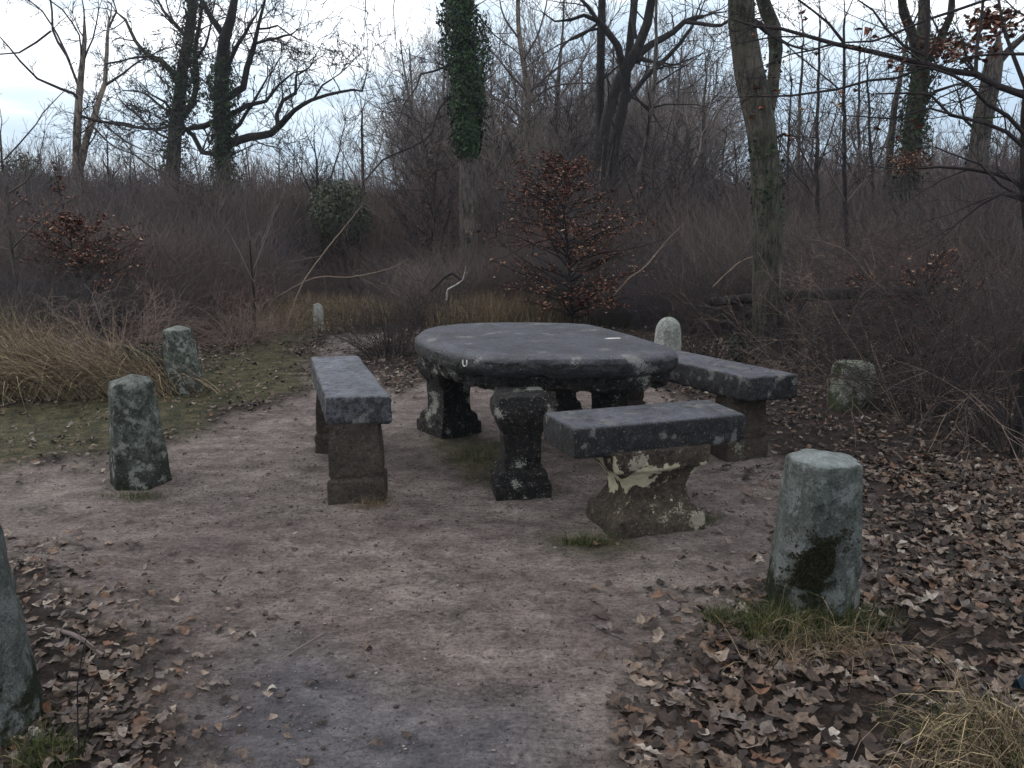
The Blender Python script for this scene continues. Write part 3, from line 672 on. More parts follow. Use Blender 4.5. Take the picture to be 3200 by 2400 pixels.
def dens_poly(pts, rad, seg):
    P = [pts[0]]; Rr = [rad[0]]
    for i in range(len(pts)-1):
        L = np.linalg.norm(pts[i+1]-pts[i]); k = max(1, int(L/seg))
        p0 = pts[max(i-1, 0)]; p1 = pts[i]; p2 = pts[i+1]; p3 = pts[min(i+2, len(pts)-1)]
        for j in range(1, k+1):
            t = j/k
            q = .5*((2*p1)+(-p0+p2)*t+(2*p0-5*p1+4*p2-p3)*t*t+(-p0+3*p1-3*p2+p3)*t**3)
            P.append(q); Rr.append(rad[i]*(1-t)+rad[i+1]*t)
    return P, Rr
def tree(label, Y, limbs, bark='dark', ls=1.0, tw=None, dens=2.2, twl=.9, lvl=2, ivy=None, rmin=.004, up=.05, name='bare_tree', cat='tree', drift=.5, wig=.25, leaves=None, group=None, twig_from=0, jit=.02, top=None, spread=.9):
    tw = tw or bark
    first = limbs[0]; base = at(first[0][0], first[0][1], Y)
    z0 = gh1(base[0], base[1])
    b = empty(name, (base[0], base[1], z0), label, cat, group)
    org = np.array([base[0], base[1], z0]); TR = Tubes(); CR = Tubes(); ends = []
    main = None
    for li, lb in enumerate(limbs):
        sdrift = 0 if li == 0 else random.uniform(-drift, drift)
        pts = []; rad = []
        for i, (px, py, r) in enumerate(lb):
            dd = math.hypot(px-lb[0][0], py-lb[0][1])/F*Y
            p = at(px, py, Y+sdrift*dd); k = (p[1]*cp-(p[2]-H)*sp)/F
            pts.append(p-org+(rv()*jit*.5 if i else 0)); rad.append(max(r*k*(1 if li == 0 else ls), rmin))
        if li == 0 and pts[0][2] > -.05:
            pts.insert(0, np.array([pts[0][0], pts[0][1], -.12])); rad.insert(0, rad[0]*1.25)
        P, Rr = dens_poly(pts, rad, .25 if rad[0] > .05 else .18)
        if rad[0] < .08 and jit: P = [P[0]]+[p+rv()*jit*.6 for p in P[1:]]
        big = max(Rr) > .05
        (TR if (li == 0 or big) else CR).add(P, Rr, 14 if big else 6)
        # side twigs
        Ltot = sum(np.linalg.norm(P[i+1]-P[i]) for i in range(len(P)-1))
        n = int(Ltot*dens)
        for _ in range(n):
            t = random.uniform(.12 if li else .0, 1)*(len(P)-1); i = min(int(t), len(P)-2)
            q = P[i]; 
            if q[2]+z0 < (1.6 if li == 0 else .2): continue
            if li == 0 and t < twig_from*(len(P)-1): continue
            dd = nrm(P[i+1]-P[i]); s = rv(); s = nrm(s-dd*np.dot(s, dd)); a = random.uniform(.5, 1.1)
            nd = nrm(dd*math.cos(a)+s*math.sin(a))
            l_ = twl*random.uniform(.35, 1.1); grow(CR, q, nd, l_, min(max(Rr[i]*.45, rmin), .006+l_*.014), lvl, up, wig, 3.4/max(l_, .4), rmin, spread)
        e = P[-1]; dd = nrm(P[-1]-P[-2])
        if li or lvl: 
            for _ in range(2): grow(CR, e, nrm(dd+rv()*.35), twl*.8, max(Rr[-1]*.8, rmin), lvl, up, wig, 3.4/max(twl, .4), rmin, spread)
        if li == 0: main = (P, Rr)
        ends.append((P, Rr))
    o = bpy.data.objects.new('trunk', TR.mesh('trunk', M_BK[bark], .07)); C.objects.link(o); o.parent = b
    if CR.count():
        o = bpy.data.objects.new('crown', CR.mesh('crown', M_TW[tw])); C.objects.link(o); o.parent = b
    if ivy:
        Pp = []; Nn = []
        for (li, t0, t1, th, perm) in ivy:
            P, Rr = ends[li]; P = np.array(P); n = len(P)
            L = np.linalg.norm(P[-1]-P[0])*(t1-t0); cnt = int(perm*L)
            for _ in range(cnt):
                t = random.uniform(t0, t1)*(n-1); i = min(int(t), n-2); f_ = t-i
                q = P[i]*(1-f_)+P[i+1]*f_; s = rv(); s[2] *= .2; s = nrm(s)
                lump = .35+1.1*max(0, mn.noise(Vector((s[0]*1.2+q[2]*1.5, s[1]*1.2, q[2]*2.1)))+.45)
                rr = Rr[i]+th*lump*random.random()**.6*min(1, (t/(n-1)-t0)/.10+.15)
                if random.random() > (t/(n-1)-t0)/.05+.25: continue
                Pp.append(q+s*rr+np.array([0, 0, random.gauss(0, .05)])); Nn.append(s+rv()*.7+np.array([0, 0, .25]))
        n = len(Pp); o = bpy.data.objects.new('ivy', leaves_mesh('ivy', Pp, Nn, rng.uniform(.03, .07, n)*(1 if Y > 9 else .7)*min(1.3, max(1, Y/14)), 'ivy', M_IVY, .4)); C.objects.link(o); o.parent = b
    if leaves:
        Pp = []; Nn = []
        for (px, py, rpx, n, dy) in leaves:
            for _ in range(n):
                a = rv()*random.random()**.5; p = at(px+a[0]*rpx, py+a[2]*rpx*.55, Y+dy+a[1]*rpx/F*Y); Pp.append(p-org); Nn.append(rv()*.6+np.array([0, 0, 1]))
        o = bpy.data.objects.new('dead_leaves', leaves_mesh('dead_leaves', Pp, Nn, rng.uniform(.03, .06, len(Pp)), 'beech', M_BCH, .7)); C.objects.link(o); o.parent = b
    return b
# T1 left broken-topped pale tree
tree('pale grey tree with broken twin tops at the upper left', 15, [
    z1([(400, 1000, 24), (400, 850, 21), (400, 700, 20), (410, 500, 17), (425, 350, 14), (436, 200, 11), (438, 100, 5)]),
    z1([(410, 880, 18), (450, 720, 16), (490, 600, 15), (520, 500, 13), (545, 430, 11), (555, 280, 9), (565, 110, 6)]),
    z1([(415, 520, 9), (380, 480, 8), (310, 460, 7), (200, 410, 6), (110, 320, 5), (0, 190, 3)]),
    z1([(405, 440, 8), (380, 380, 7), (340, 280, 7), (270, 160, 6), (270, 60, 5), (250, -80, 4)]),
    z1([(360, 315, 6), (300, 180, 5), (220, 60, 4), (150, 0, 3)]),
    z1([(548, 440, 7), (640, 380, 5), (720, 320, 4), (860, 250, 2.5)]), z1([(553, 330, 5), (700, 295, 4), (770, 290, 3)]),
    z1([(415, 600, 8), (500, 628, 7), (600, 640, 6), (700, 660, 5), (860, 680, 3)]), z1([(500, 600, 5), (600, 700, 4), (710, 765, 3)]),
    z1([(475, 650, 5), (560, 740, 4), (650, 785, 3)]), z1([(265, 160, 5), (190, 215, 5), (100, 270, 4), (0, 285, 4), (-80, 270, 3)]),
    z1([(440, 300, 5), (480, 200, 4), (510, 60, 3)]), z1([(565, 140, 5), (600, 60, 4), (570, -40, 4)]), z1([(420, 300, 5), (410, 180, 4), (330, 50, 4), (250, 0, 3)]),
], 'pale', ls=1.05, tw='dark', dens=1.4, twl=.8, lvl=2, rmin=.006, up=.05)
# T2 sapling at the left edge
tree('slender leafless sapling at the left picture edge', 9, [
    z1([(95, 1560, 9), (60, 1280, 9), (45, 1090, 9), (30, 950, 8), (15, 830, 6), (0, 700, 4)]), z1([(45, 1095, 4), (150, 1020, 3), (240, 950, 2)]), z1([(60, 1290, 5), (150, 1210, 4), (200, 1160, 3), (330, 1060, 2)]),
    z1([(45, 1000, 5), (130, 940, 4), (200, 860, 3), (230, 700, 2)]), z1([(20, 830, 4), (100, 750, 4), (180, 650, 3), (320, 480, 2)]), z1([(20, 860, 4), (-60, 760, 3), (-40, 600, 2)]), z1([(60, 1300, 4), (0, 1280, 3), (-60, 1250, 2)])],
    'grey', tw='grey', dens=2.2, twl=.5, lvl=1, rmin=.003, name='sapling')
# T3, T4 ivy oaks
tree('ivy-clad oak with a mossy trunk, left one of the twisted pair', 21, [
    z1([(885, 1100, 38), (895, 900, 36), (905, 700, 33), (930, 500, 30), (950, 350, 28), (980, 200, 26), (1000, 0, 22), (1010, -250, 15)]),
    z1([(925, 430, 18), (890, 370, 16), (830, 310, 14), (770, 290, 11), (700, 210, 9), (650, 100, 7), (600, 60, 4)]), z1([(920, 640, 18), (1000, 530, 15), (1020, 400, 14), (1010, 250, 12), (1040, 100, 8)]),
    z1([(905, 650, 9), (780, 670, 7), (640, 640, 6), (500, 630, 4)]), z1([(905, 600, 8), (820, 540, 6), (740, 480, 5), (640, 470, 3)]), z1([(975, 200, 12), (900, 120, 9), (850, 60, 7), (820, 0, 5)]),
    z1([(900, 720, 8), (830, 700, 6), (700, 590, 5), (620, 520, 3)]), z1([(950, 340, 10), (1020, 300, 8), (1080, 200, 6), (1100, 80, 4)]), z1([(880, 900, 7), (800, 880, 5), (690, 800, 3)])],
    'mossy', tw='dark', dens=3.6, twl=1.3, lvl=3, rmin=.0085, wig=.34, ivy=[(0, .25, .95, .25, 600), (2, .0, .8, .18, 300), (1, 0, .5, .15, 250)], twig_from=.25)
tree('ivy-clad oak with long crooked sweeping limbs, right one of the twisted pair', 19, [
    z1([(1175, 1120, 42), (1158, 900, 40), (1160, 700, 42), (1155, 500, 40), (1150, 350, 34), (1165, 200, 28), (1190, 100, 24), (1210, 0, 18), (1230, -200, 12)]),
    z1([(1180, 745, 22), (1300, 715, 20), (1400, 690, 18), (1460, 640, 17), (1520, 580, 12), (1620, 520, 9), (1700, 490, 8), (1830, 460, 6), (1875, 475, 5), (1895, 385, 3)]),
    z1([(1625, 515, 7), (1660, 440, 5), (1710, 410, 4)]), z1([(1440, 650, 13), (1430, 590, 11), (1460, 520, 10), (1540, 490, 9), (1530, 400, 6), (1600, 350, 4)]),
    z1([(1175, 510, 20), (1260, 450, 18), (1280, 350, 15), (1320, 230, 12), (1340, 130, 9), (1370, 0, 6)]), z1([(1325, 225, 8), (1400, 200, 7), (1480, 190, 6), (1545, 150, 3)]), z1([(1340, 150, 6), (1440, 135, 5), (1540, 200, 3)]),
    z1([(1130, 800, 14), (1050, 780, 13), (1000, 710, 12), (960, 670, 11), (920, 610, 9), (860, 530, 7), (775, 485, 4)]), z1([(1130, 620, 15), (1050, 650, 14), (990, 670, 13), (960, 680, 9)]),
    z1([(1150, 170, 18), (1100, 100, 15), (1050, 0, 12), (1030, -150, 8)]), z1([(1180, 600, 15), (1290, 550, 12), (1380, 520, 9), (1450, 440, 6), (1520, 380, 4)]), z1([(1180, 350, 12), (1240, 230, 10), (1300, 130, 7), (1330, 60, 4)]),
    z1([(1190, 690, 12), (1250, 650, 10), (1280, 580, 8), (1340, 470, 6), (1400, 400, 4)])],
    'dark', tw='dark', dens=3.0, twl=1.2, lvl=3, rmin=.008, wig=.34, jit=.05, ivy=[(0, .12, .72, .20, 900)], twig_from=.35)
# T5 thick ivy column
tree('thick straight trunk wrapped in dark green ivy down to its bare grey foot', 13.5, bark='grey', limbs=[
    z2([(768, 1450, 52), (768, 1230, 48), (768, 1000, 46), (765, 850, 44), (760, 600, 46), (750, 300, 44), (720, 0, 40), (700, -300, 32)]),
    z2([(700, 480, 12), (620, 560, 12), (580, 690, 12), (480, 760, 10), (330, 830, 9), (230, 940, 7), (200, 1040, 4)]), z2([(700, 330, 12), (590, 370, 11), (520, 385, 10), (500, 450, 7), (440, 540, 6), (400, 660, 3)]),
    z2([(700, -60, 14), (560, -120, 11), (420, -90, 8), (250, -60, 6)]), z2([(240, -60, 5), (235, 100, 4), (245, 200, 3), (250, 320, 2)]), z2([(400, -90, 5), (380, 30, 4), (385, 120, 3), (400, 290, 2)]), z2([(240, 60, 4), (160, 30, 3), (110, 60, 2)]),
    z2([(790, -40, 9), (800, 50, 8), (900, 180, 6), (1000, 250, 5), (1060, 300, 3)]), z2([(640, 600, 5), (560, 640, 4), (450, 590, 3)])],
    ls=.55, tw='dark', dens=2.6, twl=.8, lvl=2, rmin=.0045, ivy=[(0, .40, 1.0, .25, 3600)], twig_from=.6, up=0)
# T6 pale slim tree
tree('tall pale leafless tree just right of the ivy column', 22, [
    z2([(1092, 950, 26), (1080, 750, 22), (1075, 600, 19), (1075, 450, 17), (1050, 300, 14), (1030, 150, 12), (1025, 0, 11), (1030, -250, 7)]),
    z2([(1075, 860, 16), (1000, 740, 13), (950, 650, 12), (880, 560, 10), (820, 480, 7), (780, 380, 5)]), z2([(1075, 850, 9), (980, 790, 8), (900, 760, 7), (810, 750, 6), (760, 780, 4)]),
    z2([(1080, 640, 8), (970, 540, 7), (880, 500, 5), (800, 400, 4)]), z2([(1080, 480, 8), (1000, 400, 7), (920, 300, 5), (860, 240, 3)]), z2([(1085, 480, 8), (1180, 390, 7), (1260, 330, 5), (1330, 300, 3)]),
    z2([(1075, 550, 7), (1150, 480, 6), (1240, 440, 5), (1420, 430, 3)]), z2([(1050, 330, 6), (1120, 200, 5), (1160, 80, 4), (1190, -60, 3)]), z2([(1030, 200, 6), (960, 100, 5), (930, 0, 3)]), z2([(1080, 700, 7), (950, 600, 5), (820, 620, 4)]),
    z2([(1080, 640, 6), (1160, 560, 5), (1250, 560, 4), (1360, 480, 3)])],
    'pale', tw='grey', dens=3.4, twl=1.5, lvl=3, rmin=.0065, twig_from=.2, up=.12)
tree('greyer leafless tree with rising limbs beside the tall pale one', 26, [
    z2([(1200, 1000, 20), (1200, 800, 18), (1215, 650, 15), (1230, 500, 12), (1240, 350, 9), (1260, 150, 6), (1270, -100, 4)]), z2([(1210, 760, 9), (1300, 680, 8), (1380, 600, 6), (1450, 500, 4)]), z2([(1215, 680, 8), (1120, 560, 7), (1090, 400, 5)]),
    z2([(1230, 520, 7), (1330, 380, 6), (1400, 250, 4)]), z2([(1210, 800, 7), (1330, 780, 6), (1420, 720, 3)]), z2([(1235, 450, 6), (1170, 320, 5), (1130, 180, 3)])],
    'grey', tw='grey', dens=4, twl=1.5, lvl=3, rmin=.0075, twig_from=.2, up=.15)
# T7
tree('straight slim dark trunk behind the forked black tree', 17, [
    z2([(1450, 860, 24), (1450, 600, 22), (1455, 400, 21), (1458, 200, 21), (1460, 0, 20), (1462, -300, 16)]), z2([(1470, 90, 9), (1380, 170, 7), (1290, 210, 5), (1200, 260, 3)]), z2([(1455, 420, 6), (1560, 330, 5), (1640, 330, 3)])],
    'dark', tw='dark', dens=1.2, twl=1.0, lvl=2, rmin=.0055, twig_from=.35)
tree('black leaning forked tree with arching limbs, left stem of the pair', 16, [
    z2([(1455, 880, 30), (1470, 700, 28), (1500, 560, 28), (1540, 450, 28), (1590, 350, 32), (1650, 240, 26), (1695, 120, 24), (1720, 0, 22), (1740, -250, 16)]),
    z2([(1575, 360, 20), (1545, 240, 18), (1480, 150, 17), (1440, 105, 15), (1370, 75, 10), (1300, 100, 8), (1220, 105, 5), (1150, 60, 3)]), z2([(1440, 105, 10), (1395, 40, 9), (1350, 0, 8), (1290, -90, 6)]),
    z2([(1640, 290, 22), (1720, 230, 18), (1830, 170, 15), (1890, 115, 14), (1950, 90, 12), (1988, 85, 7)]), z2([(1900, 115, 10), (1980, 125, 10), (2080, 130, 9), (2130, 100, 8), (2190, 95, 6)]),
    z2([(1645, 330, 16), (1665, 305, 15), (1705, 318, 10)]), z2([(1930, 95, 4), (1932, 50, 3), (1930, 20, 2)]), z2([(1440, 150, 8), (1340, 180, 6), (1260, 240, 4), (1180, 420, 3)]), z2([(1640, 200, 8), (1625, 90, 14), (1640, 0, 14), (1650, -200, 10)])],
    'dark', tw='dark', dens=1.6, twl=1.0, lvl=2, rmin=.005, twig_from=.5)
tree('black leaning tree, right stem of the pair, forking towards the big leaning trunk', 16.6, [
    z2([(1515, 920, 32), (1528, 750, 28), (1555, 620, 26), (1580, 500, 24), (1592, 380, 20), (1610, 200, 20), (1625, 60, 20), (1640, -150, 14)]),
    z2([(1575, 540, 15), (1640, 460, 14), (1720, 370, 12), (1800, 300, 11), (1860, 230, 10), (1930, 140, 8)]), z2([(1560, 580, 6), (1520, 480, 5), (1490, 400, 4)]), z2([(1735, 360, 6), (1850, 330, 5), (1960, 290, 3)]), z2([(1580, 480, 6), (1700, 560, 5), (1750, 640, 3)]),
    z2([(1530, 880, 7), (1600, 800, 6), (1650, 860, 4)])],
    'dark', tw='dark', dens=1.6, twl=1.0, lvl=2, rmin=.005, twig_from=.5)
tree('thin leaning grey trunk between the black pair and the big leaning trunk', 14, [
    z2([(1650, 960, 11), (1680, 780, 12), (1710, 620, 11), (1735, 450, 10), (1740, 250, 9), (1745, 0, 7), (1750, -200, 5)]), z2([(1710, 580, 5), (1640, 500, 4), (1600, 430, 3)]), z2([(1735, 440, 5), (1850, 370, 4), (1980, 280, 2)]), z2([(1715, 560, 5), (1800, 540, 4), (1950, 545, 2)])],
    'grey', tw='dark', dens=2.0, twl=.9, lvl=2, rmin=.0045, twig_from=.3)
# T8
tree('big rough-barked leaning trunk with ivy on its lower half, right of centre', 8.2, [
    [(1664, 790, 37), (1662, 690, 34), (1660, 600, 32), (1659, 500, 31), (1656, 417, 33), (1652, 340, 29), (1646, 270, 30), (1632, 205, 33), (1618, 150, 30), (1608, 100, 29), (1601, 50, 28), (1598, 0, 28), (1590, -150, 24), (1580, -350, 18)],
    [(1658, 235, 16), (1668, 200, 13), (1672, 150, 13), (1676, 110, 14), (1670, 60, 15), (1655, 20, 15), (1640, -40, 12)],
    [(1612, 40, 9), (1640, 52, 7), (1660, 70, 5)], [(1655, 310, 4), (1690, 292, 3), (1702, 291, 2)]],
    'mossy', tw='dark', dens=.5, twl=.6, lvl=1, rmin=.003, ivy=[(0, .24, .38, .03, 700), (0, .62, .95, .10, 160), (1, .3, 1, .10, 100)], twig_from=.6)
# T9
tree('ivy-choked tree with forked stems at the upper right', 12, [
    z3([(1390, 1180, 40), (1385, 1000, 40), (1405, 800, 42), (1430, 600, 46), (1450, 400, 45), (1460, 250, 40), (1470, 100, 30), (1475, -100, 24)]),
    z3([(1440, 280, 28), (1400, 160, 24), (1370, 60, 22), (1350, -30, 18)]), z3([(1480, 330, 22), (1560, 200, 20), (1610, 80, 18), (1630, -60, 14)]), z3([(1440, 560, 14), (1530, 480, 10), (1640, 440, 6)])],
    'mossy', tw='dark', dens=1.8, twl=.8, lvl=2, rmin=.004, ivy=[(0, .25, .85, .16, 900), (2, 0, .6, .08, 300)], twig_from=.3, leaves=[(1965, 350, 55, 500, -.4), (2035, 95, 60, 500, -.4)])
tree('thin grey stem leaning beside the ivy-choked tree', 12.8, [z3([(1270, 980, 20), (1290, 850, 19), (1310, 650, 17), (1340, 450, 14), (1370, 300, 9), (1400, 150, 5)])], 'grey', tw='dark', dens=1.5, twl=.7, lvl=2, rmin=.004)
tree('pale grey trunk with a jagged broken top at the upper right edge', 11.5, [
    z3([(1720, 1050, 46), (1745, 850, 46), (1780, 600, 46), (1815, 420, 48), (1840, 300, 42), (1860, 210, 14), (1862, 170, 4)]), z3([(1850, 330, 22), (1930, 240, 18), (2000, 180, 14)]), z3([(1770, 700, 9), (1690, 620, 7), (1650, 500, 4)])],
    'grey', tw='dark', dens=1.2, twl=.8, lvl=2, rmin=.004, ivy=[(0, .35, .75, .06, 80)])
tree('short broken snag with a splintered top in the far wood', 20, [z3([(283, 1050, 15), (270, 900, 14), (255, 780, 12), (245, 640, 5)]), z3([(262, 880, 6), (300, 800, 5), (320, 700, 3)])], 'grey', tw='grey', dens=1.5, twl=.8, lvl=2, rmin=.006)
tree('bushy far tree with a fan of rising limbs beside the snag', 21, [z3([(330, 1050, 15), (332, 850, 14), (335, 700, 12), (330, 560, 8), (345, 400, 5)]), z3([(335, 720, 7), (420, 560, 5), (500, 480, 3)]), z3([(335, 750, 7), (460, 650, 5), (560, 620, 3)]), z3([(332, 600, 7), (270, 450, 5), (240, 340, 3)]), z3([(335, 640, 6), (390, 470, 5), (400, 330, 3)])], 'grey', tw='grey', dens=3, twl=1.4, lvl=3, rmin=.0065, up=.12)
# T11: tree at right edge whose boughs hang into the picture
tree('dark young tree at the right edge whose wet boughs sweep across the picture', 4.6, [
    z3([(2060, 1500, 26), (2040, 1300, 24), (2005, 1150, 22), (1992, 1000, 22), (1995, 800, 20), (1998, 600, 18), (2010, 400, 17), (2040, 100, 14), (2060, -200, 10)]),
    z3([(2010, 500, 14), (1850, 445, 12), (1740, 395, 12), (1600, 355, 11), (1480, 330, 11), (1350, 305, 9.5), (1200, 262, 9), (1000, 230, 8), (880, 190, 7), (720, 155, 6), (600, 130, 5), (490, 97, 3)]),
    z3([(1998, 700, 9), (1900, 600, 8), (1800, 540, 7), (1700, 440, 7), (1620, 385, 6), (1500, 345, 5)]), z3([(1998, 770, 9), (1900, 680, 8), (1780, 640, 7), (1600, 600, 6), (1500, 500, 5), (1390, 488, 4), (1200, 480, 2)]),
    z3([(1992, 960, 8), (1850, 915, 7), (1700, 880, 6), (1550, 870, 5), (1360, 880, 2)]), z3([(1480, 325, 8), (1490, 200, 8), (1495, 0, 7), (1500, -150, 6)]), z3([(1740, 385, 8), (1745, 250, 7), (1780, 100, 6), (1780, -60, 5)]), z3([(2005, 470, 9), (1930, 300, 8), (1890, 150, 6), (1870, 0, 5)]),
    z3([(1460, 355, 5), (1330, 410, 5), (1180, 420, 5), (1030, 460, 5), (780, 495, 4), (650, 505, 3), (540, 510, 2)]), z3([(1850, -20, 5), (1640, 60, 6), (1480, 105, 5), (1320, 170, 5), (1200, 215, 4), (1050, 225, 3)]),
    z3([(1480, 290, 6), (1380, 240, 6), (1280, 150, 5), (1200, 60, 4), (1130, 0, 3)]), z3([(1060, 225, 6), (980, 120, 5), (900, 60, 4), (820, 10, 4), (760, -60, 3)]), z3([(1000, 225, 4), (900, 260, 4), (780, 290, 3), (640, 330, 2)]), z3([(1030, 460, 3), (900, 360, 3), (760, 230, 2)]),
    z3([(880, 190, 3), (700, 190, 3), (520, 230, 2)]), z3([(1990, 1030, 6), (1880, 960, 5), (1760, 850, 4), (1600, 790, 3)]), z3([(1780, 640, 5), (1500, 570, 4), (1300, 610, 3), (1050, 600, 2)]), z3([(1992, 1040, 7), (1880, 1005, 6), (1760, 1060, 5), (1620, 1170, 3)]),
    z3([(1995, 280, 6), (1850, 270, 5), (1700, 290, 3)]), z3([(1700, 440, 4), (1560, 500, 3), (1400, 690, 2)])],
    'dark', ls=1.4, tw='dark', dens=6.0, twl=.42, lvl=2, rmin=.0021, drift=.35, jit=.012, twig_from=.3, up=0, leaves=[(2150, 50, 75, 260, .3), (2095, 100, 70, 160, .5), (2060, 120, 60, 90, .2), (1710, 172, 5, 3, 0.1), (1849, 195, 5, 3, -0.2), (1625, 254, 5, 3, -0.0), (1709, 298, 5, 3, 0.1), (1937, 153, 5, 3, 0.2), (1677, 197, 5, 3, 0.4), (1818, 227, 5, 3, 0.3), (1644, 232, 5, 3, 0.2), (1734, 28, 5, 3, 0.4), (1799, 221, 5, 3, 0.4), (1891, 277, 5, 3, 0.1), (1924, 144, 5, 3, 0.5), (1953, 47, 5, 3, -0.1), (1702, 290, 5, 3, 0.1), (1858, 104, 5, 3, 0.2), (1766, 118, 5, 3, 0.2), (1842, 273, 5, 3, 0.3), (1972, 259, 5, 3, 0.5), (1875, 65, 5, 3, 0.4), (1986, 273, 5, 3, 0.2), (1891, 79, 5, 3, 0.4), (1837, 99, 5, 3, -0.2), (1944, 297, 5, 3, -0.1), (1924, 134, 5, 3, -0.1), (1731, 235, 5, 3, 0.4), (1636, 192, 5, 3, -0.2), (1893, 112, 5, 3, 0.4), (1992, 161, 5, 3, 0.5), (1737, 41, 5, 3, 0.2), (1631, 75, 5, 3, 0.1), (1851, 63, 5, 3, -0.2), (1949, 107, 5, 3, 0.5), (1960, 125, 5, 3, 0.1), (1817, 200, 5, 3, 0.2)])
# slim saplings on the right and left
for i, (px, pb, pt, r, Y, lab) in enumerate([
    (1722, 420, 90, 4.5, 13, 'thin straight sapling just right of the big leaning trunk'), (1762, 430, 60, 4.5, 11.5, 'thin dark sapling, second right of the big leaning trunk'),
    (1822, 470, 40, 5, 10, 'slightly leaning dark sapling midway between the big leaning trunk and the ivy-choked tree'), (1855, 440, 120, 4, 13.5, 'slim forked sapling left of the ivy-choked tree'),
    (1884, 430, 150, 4, 14.5, 'faint slim sapling close to the ivy-choked tree'), (1700, 440, 170, 3.5, 17, 'hair-thin far sapling behind the leaning trunk'),
    (1405, 440, 140, 4, 19, 'thin far sapling right of the black pair'), (240, 620, 300, 3, 17, 'thin far sapling right of the pale broken tree'), (785, 460, 240, 4, 23, 'slender far tree by the round evergreen bush'),
    (285, 640, 330, 3, 13, 'spindly sapling left of the ivy-clad oaks'), (545, 640, 520, 3, 9.5, 'short thin dead stem in the heather behind the left bollards'), (690, 490, 330, 4, 15, 'bent dark sapling before the round evergreen bush')]):
    s = random.uniform(-14, 14)
    tree(lab, Y, [[(px+8, pb+80, r*1.1), (px+4, pb, r), (px+s*.3, (pb+pt)/2, r*.8), (px+s, pt, r*.45)], [(px+4, pb-30, r*.5), (px-30, pb-100, r*.4), (px-55, pb-150, r*.2)], [(px+3, pb-60, r*.5), (px+35, pb-140, r*.4), (px+50, pb-210, r*.2)]],
         'dark' if i % 3 else 'grey', tw='dark' if i % 2 else 'grey', dens=3.2, twl=.8, lvl=2, rmin=.0003*Y, name='sapling', twig_from=.2, up=.08)
# beech bushes
def beech(label, px, Y, h, w, n, seed, stems, open_=.0):
    random.seed(seed)
    c = at(px, 600, Y); z0 = gh1(c[0], c[1]); b = empty('beech_bush', (c[0], c[1], z0), label, 'bush', 'young beeches keeping brown leaves')
    T = Tubes(); tips = []
    lead = []; p = np.zeros(3); d = np.array([0, 0, 1.0])
    for i in range(9): lead.append(p.copy()); d = nrm(d+rv()*.08+np.array([0, 0, .1])); p = p+d*h/8
    T.add(lead, [.028*(1-i/9.5) for i in range(9)], 6)
    for k in range(stems):
        t = random.uniform(.08, .97); q = lead[int(t*8)]*(1-(t*8) % 1)+lead[min(8, int(t*8)+1)]*((t*8) % 1)
        prof = math.sin(min(1, (1-t)*1.35+.12)*math.pi*.5)*(.55+.45*math.sin(t*math.pi))
        L = w*prof*random.uniform(.5, 1.15); a = random.uniform(0, 6.283); d = nrm(np.array([math.cos(a), math.sin(a), random.uniform(.15, .8)]))
        pts = [q]; m = 6
        for i in range(1, m): d = nrm(d+rv()*.18+np.array([0, 0, -.03])); pts.append(pts[-1]+d*L/(m-1))
        T.add(pts, [.010*(1-i/7)*(1.2-t) + .002 for i in range(m)], 4)
        for j in range(7):
            f = random.uniform(.25, 1)*(m-1); i = min(int(f), m-2); q2 = pts[i]*(1-f+i)+pts[i+1]*(f-i); s = nrm(rv()*np.array([1, 1, .45])+d*.8)
            l2 = L*random.uniform(.15, .4); pp = [q2, q2+s*l2*.5, q2+nrm(s+rv()*.2)*l2]; T.add(pp, [.004, .003, .002], 3); tips.append((pp[0], pp[2]))
    Pp = []; Nn = []
    for _ in range(n):
        a_, b_ = random.choice(tips); t = random.random(); q = a_*(1-t)+b_*t+rv()*.014; Pp.append(q); Nn.append(rv()*.4+np.array([0, 0, 1]))
    o = bpy.data.objects.new('leaves', leaves_mesh('leaves', Pp, Nn, rng.uniform(.03, .062, n), 'beech', M_BCH, .8)); C.objects.link(o); o.parent = b
    o = bpy.data.objects.new('branches', T.mesh('branches', M_TW['dark'])); C.objects.link(o); o.parent = b
    return b
beech('bushy young beech full of russet leaves behind the table', 1238, 10.2, 2.35, 1.25, 8200, 5, 150)
beech('young beech with withered brown leaves at the left before the pale broken tree', 165, 9.6, 1.5, 1.05, 6000, 6, 95)
beech('sparse slim young beech rising above the left brown one', 150, 11.5, 2.3, .4, 700, 9, 40)
beech('low spreading brown beech at the right under the dark boughs', 2010, 7.2, 1.15, .8, 1800, 7, 60)
beech('small russet beech left of the bare foot of the ivy column', 925, 14, 2.9, .8, 900, 8, 60)
random.seed(99)
# evergreens
c = at(735, 470, 14.5); leafy('evergreen_bush', 'round dull green evergreen bush behind the thicket left of centre', c[0], c[1], 1.62, .62, .6, .62, 5200, .05, M_EVG, 'ivy', 'bush', tw=M_TWD, holes=-.35)
c = at(65, 470, 16); leafy('evergreen_bush', 'dark green conifer bush far back at the left', c[0], c[1], 1.9, .55, .55, .95, 4200, .055, M_EVG, 'ivy', 'bush', tw=M_TWD, holes=-.25)
c = at(440, 470, 17); leafy('evergreen_bush', 'dull green evergreen between the twisted oaks', c[0], c[1], 1.7, .55, .5, .55, 2600, .06, M_EVG, 'ivy', 'bush', tw=M_TWD, holes=-.25)
c = at(1600, 760, 7.4); leafy('evergreen_bush', 'small dark ivy bush left of the foot of the leaning trunk', c[0], c[1], .22, .16, .16, .24, 420, .04, M_BRAM, 'ivy', 'bush', tw=M_TWD, holes=-.2)
